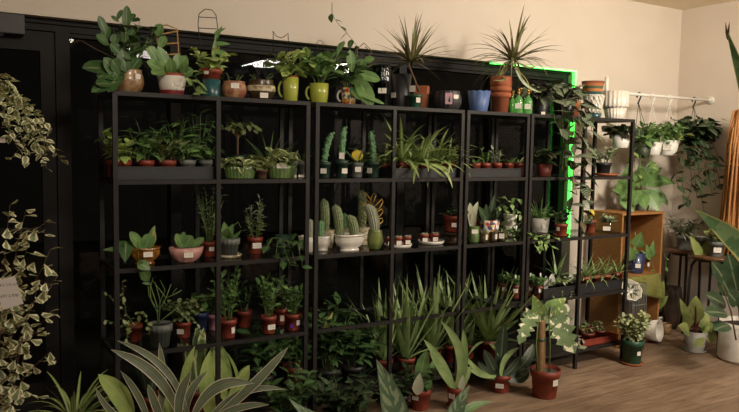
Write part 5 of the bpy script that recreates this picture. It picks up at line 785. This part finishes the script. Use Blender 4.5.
def hanger(label, px, pb, ybase, w, h, pm, hook, fol, y=ry, tags=()):
    z = Wy(pb, ybase, y).z; r, po, l, u, R, H = plant('hanging_planter', 'hanging plant', label, pb, z, ('taper', w, h, pm), fol, Y=y, group=HP, tags=tags)
    hx = at(px, y, rz).x-l.x; b = MB(); top = rz-l.z+.0135
    b.tube([V((hx+.024*math.sin(a), 0, top-.023+.024*math.cos(a))) for a in (-2.2, -1.5, -.8, 0, .8, 1.5, 2.2)]+[V((hx+.004, 0, top-.06)), V((hx-.004, 0, top-.085)), V((hx-.012, 0, top-.08))], .0062, 8); b.build('hook', hook, r)
    b = MB()
    for k in range(3): a = 2*PI*k/3+.5; b.tube([V((hx, 0, top-.08)), V((R*math.cos(a), R*math.sin(a), H))], .0022, 5)
    b.build('hanger_wire', hook, r)
hanger('hanging planter of bronze leaves in a white pot behind the end unit', 620, 620.5, 148, 19, 13, 'white_plastic', 'white_plastic', [('stems', 'bronze', 9, 12, 20, 14, .7, 'round', 3, (-.5, .6)), ('stems', 'dark', 4, 14, 18, 12, .7, 'round', 3, (-.5, .6))])
hanger('hanging planter on the dark hook, leafy plant nearest the shelves', 639, 642, 158, 18, 14, 'hook_green', 'black_plastic', [('stems', 'mid', 10, 22, 20, 13, .5, 'ovate', 6, (-.6, .8)), ('vines', 'pothos', [[(640, 144, .3), (632, 152, .26), (636, 174, .25)], [(644, 144, .3), (650, 152, .26), (648, 172, .25)], [(642, 144, .3), (640, 160, .24), (642, 180, .24)]], 14, .5, 'lance', 7)])
hanger('hanging planter on the left-hand white hook, spiky green plant', 653, 653, 155, 17, 13, 'white_plastic', 'white_plastic', [('stems', 'mid', 12, 22, 18, 9, .4, 'lance', 9, (-.4, 1)), ('stems', 'lime', 5, 16, 16, 10, .5, 'ovate', 5, (-.5, .8))])
hanger('hanging white pot with a dark printed badge on the right-hand white hook', 670, 668, 155.5, 20, 15, 'white_plastic', 'white_plastic', [('stems', 'mid', 13, 18, 18, 9, .4, 'lance', 8, (-.4, 1)), ('stems', 'lime', 5, 12, 16, 9, .5, 'ovate', 4, (-.6, .7))], tags=[(-1, 8, 8, 6)])
hanger('big bushy hanging plant on the green hook nearest the right wall', 694, 696, 160, 22, 16, 'hook_green', 'hook_green', [('stems', 'dark', 22, 30, 26, 13, .65, 'ovate', 9, (-.7, .7)), ('vines', 'dark', [[(694, 146, .2), (686, 152, .14), (682, 180, .12), (684, 204, .12)], [(698, 146, .2), (706, 150, .14), (716, 166, .12), (720, 184, .12)], [(696, 146, .2), (698, 160, .1), (700, 190, .1), (704, 210, .1)], [(690, 146, .2), (680, 156, .1), (676, 182, .08)], [(702, 146, .2), (712, 160, .08), (716, 186, .06)], [(696, 146, .2), (694, 170, .06), (697, 198, .06)], [(700, 146, .2), (706, 170, .06), (707, 186, .06)], [(692, 146, .2), (680, 150, .16), (676, 166, .14), (678, 186, .14)], [(700, 146, .18), (712, 140, .14), (718, 156, .12), (720, 170, .12)], [(696, 146, .16), (690, 160, .1), (692, 184, .1), (688, 200, .1)], [(696, 146, .16), (706, 160, .1), (710, 180, .1), (712, 194, .1)]], 12, .6, 'ovate', 6, 'stem_brown')])
# ------------------------------------------------------------------ lamps on the ceiling
def ceiling_lamp(label, x, y, w, h, power, col=(1, .84, .64), tilt=None):
    r = thing('ceiling_light', label, 'ceiling light', (x, y, CH-.05), 'ceiling lights'); bx((-w/2-.03, -h/2-.03, .012), (w/2+.03, h/2+.03, .05)).build('housing', 'white_plastic', r, False)
    L = bpy.data.lights.new('lamp', 'AREA'); L.shape = 'RECTANGLE'; L.size = w; L.size_y = h; L.energy = power; L.color = col; o = bpy.data.objects.new('lamp', L); C.objects.link(o); o.parent = r; o.location = (0, 0, .008)
    return r
ceiling_lamp('flat ceiling panel light near the back of the shop, left one', 1.62, -4.95, .5, .9, 66, (1, .92, .82))
ceiling_lamp('flat ceiling panel light near the back of the shop, right one', 3.45, -4.95, .5, .9, 125, (1, .92, .82))
def track_spot(label, pos, aim, power, ang, size=.5, col=(1, .87, .71)):
    pos = V(pos); d = (V(aim)-pos).normalized(); r = thing('spot_light', label, 'spot light', (pos.x, pos.y, CH), 'ceiling spot lights'); b = MB(); b.tube([(0, 0, -.001), (0, 0, -.012)], .05, 16); b.tube([(0, 0, -.01), (0, 0, pos.z-CH+.02)], .008, 8); b.build('stem_mount', 'black_metal', r)
    b = MB(); c = V((0, 0, pos.z-CH)); b.tube([c-d*.12, c-d*.02, c+d*.03], [.035, .06, .065], 18); b.build('lamp_head', 'black_metal', r)
    L = bpy.data.lights.new('lamp', 'SPOT'); L.energy = power; L.color = col; L.spot_size = ang; L.spot_blend = 1; L.shadow_soft_size = size/2; o = bpy.data.objects.new('lamp', L); C.objects.link(o); o.parent = r; o.location = c+d*.04; o.rotation_mode = 'QUATERNION'; o.rotation_quaternion = d.to_track_quat('-Z', 'Y')
track_spot('ceiling spot aimed at the bare wall beside the window', (3.3, -2.3, 2.62), (3.5, .6, 2.0), 370, 2.5)
track_spot('ceiling spot aimed above the first shelving unit', (.2, -2.3, 2.62), (.3, .6, 2.4), 100, 2.1)
wd_ = bpy.data.worlds.new('world'); bpy.context.scene.world = wd_; wd_.use_nodes = True; wd_.node_tree.nodes['Background'].inputs[0].default_value = (.9, .8, .68, 1); wd_.node_tree.nodes['Background'].inputs[1].default_value = .003
# ------------------------------------------------------------------ camera
cd = bpy.data.cameras.new('camera'); cam = bpy.data.objects.new('camera', cd); C.objects.link(cam)
cd.sensor_width = 36; cd.lens = F*36/739; cd.clip_start = .05
cam.matrix_world = Matrix(((RT.x, UP.x, -FW.x, CAM.x), (RT.y, UP.y, -FW.y, CAM.y), (RT.z, UP.z, -FW.z, CAM.z), (0, 0, 0, 1)))
sc = bpy.context.scene; sc.camera = cam
sc.view_settings.view_transform = 'Standard'; sc.view_settings.look = 'None'; sc.view_settings.gamma = 1; sc.view_settings.exposure = 0
sc.cycles.use_denoising = True; sc.cycles.use_adaptive_sampling = False; sc.cycles.max_bounces = 6; sc.cycles.transparent_max_bounces = 16; sc.cycles.sample_clamp_indirect = 4
